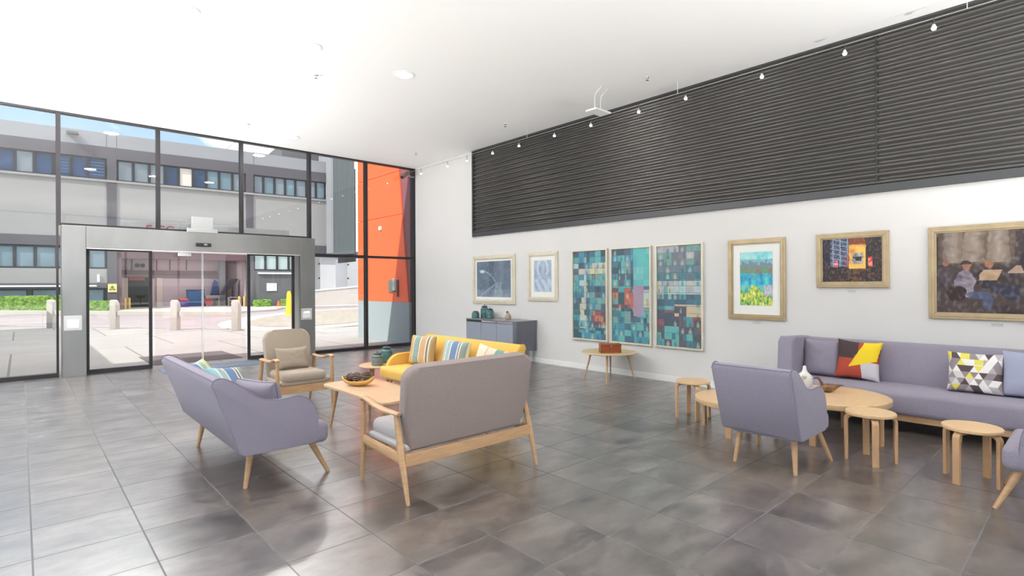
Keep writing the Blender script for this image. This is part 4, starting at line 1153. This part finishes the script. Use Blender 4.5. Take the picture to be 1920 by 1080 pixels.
# barrier posts with a rail
m_post = mat('white_barrier_paint', S(172, 167, 160), .6)
PO = [(-1.4, 31.0), (.89, 27.9), (2.59, 25.4), (4.13, 23.1), (5.645, 21.2)]
p0 = None
LB = ['left of the picture', 'by the left window frame', 'seen through the left door panel', 'in the middle of the doorway', 'at the right side of the doorway']
for (x, y), lb in zip(PO, LB):
    lab = 'white rounded barrier post outside, ' + lb
    if p0 is None:
        pts = [(-.14, 0), (.14, 0), (.14, .86)] + [(.14 - .16 + .16 * cos(radians(a)), .86 + .24 * sin(radians(a))) for a in range(15, 91, 15)] + [(-.09, 1.10), (-.14, 1.04)]
        p0 = MB().prism(pts, -.09, .09, 'y', bev=.015).build('barrier_post', m_post, smooth=True)
        o = p0
    else: o = p0.copy(); COL.objects.link(o)
    o.location = (x, y, 0); o.rotation_euler = (0, 0, radians(-52)); tag(o, lab, 'post', 'white barrier posts outside')
for (a, b), lb in zip(zip(PO, PO[1:]), ('left of the door', 'behind the left door panel', 'left half of the doorway', 'right half of the doorway')):
    v = Vector((b[0] - a[0], b[1] - a[1], 0)); L = v.length
    o = MB().box(.15, L - .15, -.03, .03, .52, .68, bev=.01).build('barrier_rail', m_post, loc=(a[0], a[1], 0), rot=(0, 0, atan2(v.y, v.x)))
    tag(o, 'horizontal white barrier rail outside, ' + lb, 'rail', 'white barrier rails outside')

# yellow post and cone
t = thing('yellow_bollard', 'tall tapered yellow bollard outside near the right door post', 'bollard', (10.46, 29.64, 0))
MB().lathe([(0, .05), (.20, .05), (.17, .2), (.11, 1.15), (.07, 1.30), (0, 1.32)], n=20).build('bollard_body', mat('yellow_paint', S(236, 190, 40), .5), t, smooth=True)
MB().lathe([(0, .03), (.24, .03), (.22, .08), (0, .09)], n=20).build('bollard_base', MATS['yellow_paint'], t)
t = thing('traffic_cone', 'small orange traffic cone by the far grey wall', 'cone', (14.6, 43.6, .02))
MB().lathe([(0, .02), (.14, .03), (.04, .42), (0, .43)], n=16).build('cone_body', mat('orange_rubber', S(236, 96, 50), .6), t, smooth=True)
MB().box(-.2, .2, -.2, .2, 0, .03).build('cone_base', MATS['orange_rubber'], t)

# ------------------------------------------------------------------ far building (local: x along facade, y away, z up)
ang = atan2(44.1 - 46, 18.6 + .87)
B = thing('warehouse', 'long two-storey grey building across the road with loading bay', 'building', (-.87, 46, 0), ang)
m_fl = mat('light_grey_render', S(150, 149, 147), .85, noise_s=.35, noise_a=.035)
m_fp = mat('parapet_grey', S(142, 144, 148), .85, noise_s=.5, noise_a=.03)
m_fd = mat('dark_grey_band', S(84, 81, 87), .8, noise_s=.5, noise_a=.04)
m_fm = mat('mid_grey_wall', S(96, 98, 99), .85, noise_s=.5, noise_a=.04)
m_rv = mat('maroon_grey_reveal', S(98, 76, 80), .7)
m_wf = mat('dark_window_frame', S(30, 32, 36), .5)
m_gb = mat('blue_window_glass', S(36, 60, 96), .12, noise_s=.9, noise_a=.35, spec=.7)
m_gg = mat('pale_blind_glass', S(124, 134, 140), .15, noise_s=.7, noise_a=.12, spec=.7)
m_gt = mat('greenish_glass', S(110, 132, 142), .12, noise_s=.7, noise_a=.2, spec=.7)
L0 = -34
def bb(name, m, x0, x1, y0, y1, z0, z1, par=B, **k): return MB().box(x0, x1, y0, y1, z0, z1, **k).build(name, m, par)
bb('upper_wall', m_fl, L0, 19.6, 0, 8, 4.88, 8.62)
bb('window_recess', m_wf, L0, 19.6, .22, 8, 8.62, 10.2)
bb('dark_band', m_fd, L0, 19.6, -.06, 8, 10.15, 10.92)
bb('parapet', m_fp, L0, 19.6, -.02, 8, 10.92, 11.85)
bb('sill_ledge', m_fl, L0, 19.6, -.10, .22, 8.58, 8.72)
bb('dark_band', m_fd, L0, 5.15, -.06, 8, 4.25, 4.88)
bb('dark_band', m_fd, 14.03, 19.6, -.06, 8, 4.25, 4.88)
for x0, x1, z0 in ((5.15, 5.67, 0), (13.54, 14.05, 0), (-3.4, -2.88, 0), (-12, -11.48, 0)):
    bb('pilaster', m_fd, x0, x1, -.07, .35, z0, 10.15)
bb('bay_header', m_fd, 5.92, 13.56, -.03, 8, 3.98, 4.88)
bb('bay_lintel', m_rv, 5.67, 13.56, -.02, .6, 3.5, 3.98)
bb('bay_jamb', m_rv, 5.67, 5.93, -.02, 6, 0.0, 3.98)
bb('window_recess', m_wf, L0, 5.15, .22, 8, 2.78, 4.25)
bb('lower_wall', m_fl, L0, 5.15, 0, 8, 1.83, 2.78)
bb('lower_band', m_fd, L0, 5.15, -.10, 8, 1.5, 1.83)
bb('lower_recess', m_fm, L0, 5.15, .25, 8, 0, 1.5)
bb('white_ledge', m_wplast, L0, 4.6, -.16, -.10, 1.60, 1.70)
bb('mid_wall', m_fm, 14.03, 17.9, 0, 8, 0, 2.78)
bb('white_ledge', m_wplast, 14.35, 17.9, -.12, 0, 2.52, 2.64)
bb('window_recess', m_wf, 14.03, 17.9, .22, 8, 2.78, 4.25)
def win_row(edges, z0, z1, mats_):
    for k, (a, b) in enumerate(zip(edges, edges[1:])):
        fr = MB(); w = .085
        fr.box(a, a + w, .05, .2, z0, z1); fr.box(b - w, b, .05, .2, z0, z1); fr.box(a + w, b - w, .05, .2, z0, z0 + w); fr.box(a + w, b - w, .05, .2, z1 - w, z1)
        fo = fr.build('window', m_wf, B)
        mm = mats_[k % len(mats_)]
        bb('pane', mm, a + w, b - w, .11, .16, z0 + w, z1 - w, par=fo)
        if mm is m_gb and k % 2 == 0:
            lv = MB()
            for q in range(5): lv.box(a + w, b - w, .095, .108, z0 + .3 + q * .2, z0 + .33 + q * .2)
            lv.build('blind_slats', mat('blue_grey_slat', S(96, 130, 170), .5), fo)
win_row([-2.88, -2, -1.1, -.2, .65, 1.54, 2.45, 3.29, 4.17, 5.12], 8.72, 10.15, [m_gb, m_gg, m_gb, m_gb, m_gg, m_gb, m_gb, m_gb, m_gb])
win_row([5.70, 6.59, 7.49, 8.39, 9.21, 10.10, 10.93, 11.76, 12.64, 13.51], 8.72, 10.15, [m_gg, m_gg, m_gg, m_gb, mat('cream_panel', S(214, 204, 194), .6), m_gb, m_gt, m_gt, m_gg])
win_row([14.08, 14.78, 15.59, 16.38, 17.15, 18.01, 18.75, 19.5], 8.72, 10.15, [m_gg, m_gt, m_gg, m_gt, m_gg, m_gg, m_gt])
win_row([-11.4, -10.3, -9.2, -8.1, -7.0, -5.9, -4.8, -3.45], 8.72, 10.15, [m_gb, m_gg])
win_row([-2.88, -1.2, -.2, .62, 1.57, 2.60, 3.55, 4.17, 5.10], 2.80, 4.20, [m_gt])
win_row([14.08, 14.91, 15.76, 16.62, 17.6], 2.80, 4.15, [mat('pale_mint_glass', S(168, 186, 184), .15, spec=.7)])
for a, b in ((-2, -.6), (-.4, 1.2), (1.4, 2.6), (2.8, 4.0), (4.1, 5.0)):
    fo = bb('window', m_wf, a, b, .18, .26, .35, 1.45); bb('pane', m_gt, a + .06, b - .06, .14, .185, .42, 1.38, par=fo)
for x in (3.85, 4.62):
    bb('white_pipe', m_wplast, x, x + .13, -.10, 0, 1.90, 2.40)
bb('parapet_joint', m_fm, 5.12, 5.16, -.03, 0, 10.92, 11.85); bb('parapet_joint', m_fm, 5.66, 5.70, -.03, 0, 10.92, 11.85); bb('parapet_joint', m_fm, 14.06, 14.10, -.03, 0, 10.92, 11.85)
bb('parapet_floodlight', m_fm, 3.1, 3.7, -.5, -.05, 11.45, 11.6)
# loading bay interior
m_bi = mat('bay_back_wall', S(186, 168, 171), .8, noise_s=.6, noise_a=.05)
bb('bay_back_wall', m_bi, 5.93, 15.6, 5.0, 5.2, 0.0, 3.98)
bb('bay_side_wall', m_bi, 13.56, 13.72, .05, 5, 0, 3.98)
bb('bay_floor', m_pave, 5.67, 13.9, -.3, 5.0, 0.0, .03)
bb('bay_ceiling', m_rv, 5.93, 13.56, .6, 5, 3.9, 3.98)
bl = bb('bay_fill_lamp', mat('bay_fill_tube', (1, 1, 1), .4, emit=(1, .97, .95, 2.0)), 7.5, 12.0, 2.4, 2.6, 3.82, 3.9)  # added fill lamp and its area light, to brighten the bay interior
ld = bpy.data.lights.new('bay_fill_light', 'AREA'); ld.shape = 'RECTANGLE'; ld.size = 4.4; ld.size_y = .2; ld.energy = 90
lo = bpy.data.objects.new('bay_fill_light', ld); COL.objects.link(lo); lo.parent = B; lo.location = (9.75, 2.5, 3.80)
bb('bay_beam', m_rv, 6.0, 12.2, 4.5, 5.0, 2.52, 2.82)
bb('bay_column', m_fp, 12.35, 12.75, 4.2, 4.6, .03, 3.9)
for x in (6.6, 8.15, 9.0, 10.1): bb('wall_batten', m_rv, x, x + .06, 4.94, 5.0, 2.85, 3.9)
bb('bay_doorway', mat('dark_doorway', S(44, 46, 40), .8), 6.35, 7.75, 4.95, 5.0, .03, 2.3)
bb('doorway_awning', mat('rust_awning', S(150, 62, 44), .6), 6.4, 7.4, 4.85, 4.95, 2.05, 2.28)
for x in (5.98, 8.15): bb('door_leaf', mat('cream_door', S(200, 184, 172), .6), x, x + .38, 4.85, 4.93, .03, 2.25)
for x in (6.73, 7.08):
    MB().lathe([(0.07, 0), (.16, 0), (.16, -.06), (.07, -.06), (.07, 0)], n=20).build('wall_fan', m_black, B, loc=(x + .2, 4.93, 3.2), rot=(pi / 2, 0, 0))
t_mats = dict(blue=mat('blue_plastic', S(40, 90, 140), .5), purple=mat('purple_plastic', S(96, 76, 150), .5), orange=MATS['orange_rubber'])
# tower clad in corrugated metal and roof plant room
def vcorr(x0, x1, y0, z0, z1, n=18, amp=.035):
    pts = []
    for k in range(n * 4 + 1):
        x_ = x0 + (x1 - x0) * k / (n * 4); pts.append((x_, y0 + (amp if (k % 4) in (1, 2) else -amp)))
    pts += [(x1, y0 + 3), (x0, y0 + 3)]
    return MB().prism(pts, z0, z1, 'z')
vcorr(19.75, 21.5, -1.2, 4.25, 13.9).build('corrugated_tower', mat('green_grey_cladding', S(126, 134, 134), .5, .1), B)
bb('tower_corner', m_fp, 19.55, 19.75, -1.25, 1.8, 4.25, 13.9)
bb('tower_side', m_wf, 21.5, 21.72, -.9, 3, 3.6, 11.4)
bb('plant_room', m_fm, 16.6, 19.6, 2, 7, 11.85, 13.4)
MB().tube([(12.2, .5, 11.85), (13.1, .5, 12.75)], .02, 6).build('roof_antenna', m_fm, B)
bb('roof_camera', m_wplast, 12.9, 13.3, .4, .6, 12.1, 12.25)
# signs
s_ = thing('warning_sign', 'square yellow warning sign on the dark pillar of the far building', 'sign', (0, 0, 0), 0)
def onB(x, y, z):
    v = Matrix.Rotation(ang, 4, 'Z') @ Vector((x, y, 0)); return (v.x - .87, v.y + 46, z)
s_.location = onB(5.42, -.10, 1.5); s_.rotation_euler = (0, 0, ang)
MB().box(-.24, .24, -.02, .02, -.28, .28).build('sign_plate', mat('sign_yellow', S(214, 206, 130), .5), s_)
f = MB(); f.prism([(-.11, 0), (.11, 0), (0, .19)], -.03, -.019, 'y'); f.box(-.16, -.05, -.028, -.019, -.14, -.05); f.box(.05, .16, -.028, -.019, -.14, -.05); f.box(-.03, .03, -.028, -.019, -.12, -.02)
f.build('sign_symbol', mat('sign_olive', S(110, 104, 60), .5), s_)
s_ = thing('notice_board', 'white notice board on the grey wall beside the loading bay', 'sign', onB(15.33, -.03, 1.5), ang)
MB().box(-.36, .36, -.02, .02, -.30, .30).build('sign_plate', m_wplast, s_)
f = MB(); f.box(-.26, -.02, -.028, -.019, .12, .16); f.box(-.26, -.02, -.028, -.019, 0, .03); f.box(-.26, -.08, -.028, -.019, -.1, -.07); f.box(.12, .24, -.028, -.019, 0, .16)
f.build('sign_print', m_plq, s_)
# things in the loading bay
def bay(name, label, cat, x, y, z=.03, group=None): return thing(name, label, cat, onB(x, y, z), ang, group)
t = bay('storage_bin', 'blue plastic bin in the loading bay, between purple crate and door edge', 'bin', 10.65, 3.9)
MB().prism([(-.55, 0), (.45, 0), (.55, 1.15), (-.62, 1.25)], -.4, .4, 'y', bev=.03).build('bin_body', t_mats['blue'], t); MB().box(-.62, .56, -.42, .42, 1.2, 1.3).build('lid', mat('navy_plastic', S(30, 56, 92), .5), t)
t = bay('storage_crate', 'purple crate with orange lid in the loading bay', 'crate', 9.75, 3.0)
MB().box(-.32, .32, -.3, .3, 0, .48, bev=.02).build('crate_body', t_mats['purple'], t); MB().box(-.30, .30, -.3, .3, .48, .60, bev=.02).build('lid', t_mats['orange'], t)
t = bay('blue_bag', 'blue hanging sack standing on the bench in the loading bay', 'sack', 12.0, 4.4)
MB().prism([(-.3, .72), (.32, .72), (.22, 1.9), (.0, 2.1), (-.12, 1.8)], -.12, .12, 'y', bev=.03).build('sack_body', mat('navy_cloth', S(40, 66, 116), .8), t)
t = bay('work_bench', 'low white bench in the loading bay right of the blue bin', 'bench', 12.25, 3.6)
MB().box(-1.0, .0, -.4, .4, .62, .84).build('bench_top', m_post, t)
for x in (-.95, -.15): MB().box(x, x + .12, -.35, .35, 0, .62).build('leg', m_post, t)
t = bay('conveyor', 'black slanted conveyor belt rising in the loading bay', 'conveyor', 13.0, 2.9)
MB().prism([(-.85, .86), (-.55, .86), (.42, 2.05), (.40, 2.15), (-.15, 2.12)], -.35, .35, 'y').build('belt', mat('dark_rubber', S(62, 56, 66), .7), t)
MB().box(.05, .14, -.3, .3, 0, 1.7).build('leg', m_fm, t)
t = bay('hand_cart', 'white hand cart at the right end of the loading bay', 'cart', 13.0, 1.6)
for z in (.18, .42, .66): MB().box(-.45, .45, -.25, .25, z, z + .06).build('shelf', m_post, t)
for x in (-.45, .39): MB().box(x, x + .06, -.25, .25, 0, .72).build('leg', m_post, t)
t = bay('hose_reel', 'small red round reel in the loading bay below the bench', 'reel', 11.4, 2.9)
MB().tube([(0, -.08, .32), (0, .08, .32)], .26, 20).build('reel_body', mat('red_paint', S(190, 40, 60), .5), t); MB().box(-.05, .05, -.08, .08, 0, .1).build('reel_foot', m_fm, t)
yb0 = None
for x, y, lb in ((5.95, .9, 'left jamb, the left one'), (6.35, 1.4, 'left jamb, the right one'), (13.15, .5, 'right jamb, the left one'), (13.45, .2, 'right jamb, the right one')):
    lab = 'short yellow protective post at the loading bay, ' + lb
    if yb0 is None: o = yb0 = MB().lathe([(0, 0), (.09, 0), (.09, .72), (.05, .78), (0, .79)], n=14).build('safety_post', mat('faded_yellow', S(206, 170, 96), .6), smooth=True)
    else: o = yb0.copy(); COL.objects.link(o)
    o.location = onB(x + (.15 if x < 6 else 0), y, .03); tag(o, lab, 'post', 'yellow posts at the loading bay')

# hedges
def hedge_mat():
    return mat('hedge_green', S(104, 140, 50), .8, noise_s=9, noise_a=.55, bump=1.0, bump_s=18)
def hedge(label, x0, x1, y, d, h, base=.02):
    b = MB(); nx = max(4, int((x1 - x0) / .09)); nz = 10; ny = 6
    b.box(x0, x1, -d / 2, d / 2, 0, h)
    bmesh.ops.subdivide_edges(b.bm, edges=[e_ for e_ in b.bm.edges if abs(e_.verts[0].co.x - e_.verts[1].co.x) > .01], cuts=nx, use_grid_fill=True)
    bmesh.ops.subdivide_edges(b.bm, edges=[e_ for e_ in b.bm.edges if abs(e_.verts[0].co.z - e_.verts[1].co.z) > .01 or abs(e_.verts[0].co.y - e_.verts[1].co.y) > .2], cuts=7, use_grid_fill=True)
    for v in b.bm.verts:
        if v.co.z > .01:
            q = noise.noise_vector(v.co * 5.0) * .07 + noise.noise_vector(v.co * 14.0) * .04
            v.co += q
    o = b.build('hedge', hedge_mat(), loc=onB(0, y, base), rot=(0, 0, ang)); tag(o, label, 'hedge'); return o
hedge('long clipped green hedge outside at the left edge of the photo', -6.0, 2.9, -1.5, 1.0, 1.02)
hedge('short clipped green hedge left of the loading bay pillar', 4.2, 5.45, -.9, .7, .62)
hedge('short clipped green hedge right of the loading bay', 13.95, 15.1, -.6, .6, .50)
hedge('small clipped green hedge at the far right door panel edge', 15.9, 16.8, -.6, .6, .52)

# ramp wall and white silos at right distance
t = thing('ramp_wall', 'low pale sloping concrete wall behind the round road island', 'wall', (19.0, 42.6, 0), radians(-12))
MB().prism([(-2.7, 0), (7, 0), (7, 1.95), (-2.7, 1.08)], 0, .4, 'y').build('wall_slab', mat('warm_pale_concrete', S(190, 182, 176), .85), t)
MB().prism([(-2.7, 1.08), (7, 1.95), (7, 2.05), (-2.7, 1.18)], -.05, .45, 'y').build('coping', m_wplast, t)
m_tk = mat('white_trailer', (0.85, 0.85, 0.86), .4)
for x, w, lab in ((18.9, 1.9, 'white trailer box with dark fittings, left of two behind the ramp wall'), (23.8, 2.6, 'white trailer box with dark fittings, right of two behind the ramp wall')):
    t = thing('trailer', lab, 'trailer', (x, 48.5, -.1), radians(-12), 'white trailers behind the ramp wall')
    MB().box(-w / 2, w / 2, 0, 5, .6, 4.3, bev=.05).build('trailer_box', m_tk, t)
    MB().box(-.03, .03, -.04, 0, .7, 4.2).build('door_seam', m_plq, t)
    for z in (1.2, 2.3, 3.6):
        for s in (-1, 1): MB().box(s * (w / 2 - .12) - .06, s * (w / 2 - .12) + .06, -.06, 0, z, z + .12).build('hinge', m_wf, t)
    for s in (-1, 1): MB().tube([(s * (w / 2 - .3) - .15, .6, .35), (s * (w / 2 - .3) + .15, .6, .35)], .35, 18).build('wheel', m_black, t)
t = thing('distant_building', 'pale grey wall with dark eave far behind the ramp wall', 'building', (24, 58, 0), radians(-12))
MB().box(-8, 12, 0, 6, 0, 5.0).build('building_wall', mat('pale_distant_grey', S(196, 198, 202), .8), t)
MB().box(-8.3, 12.3, -.5, 6, 5.0, 5.35).build('eave', m_fm, t)
# palm leaf behind the orange wall
t = thing('palm_plant', 'tip of a green spiky plant behind the orange wall', 'plant', (9.3, 16.9, 0))
for k in range(9):
    a = radians(110 + k * 14); L = .75
    MB().tube([(0, 0, .9), (cos(a) * L * .4, sin(a) * L * .4, 1.30 + .06 * (k % 3)), (cos(a) * L, sin(a) * L * .9, 1.35 - .15 * (k % 4))], [1, .8, .08], 6, sq=(.06, .006)).build('frond', mat('palm_green', S(120, 160, 60), .6), t)
MB().tube([(0, 0, 0), (0, 0, .95)], [.09, .06], 10).build('trunk', mat('palm_trunk', S(110, 90, 60), .9), t, smooth=True)
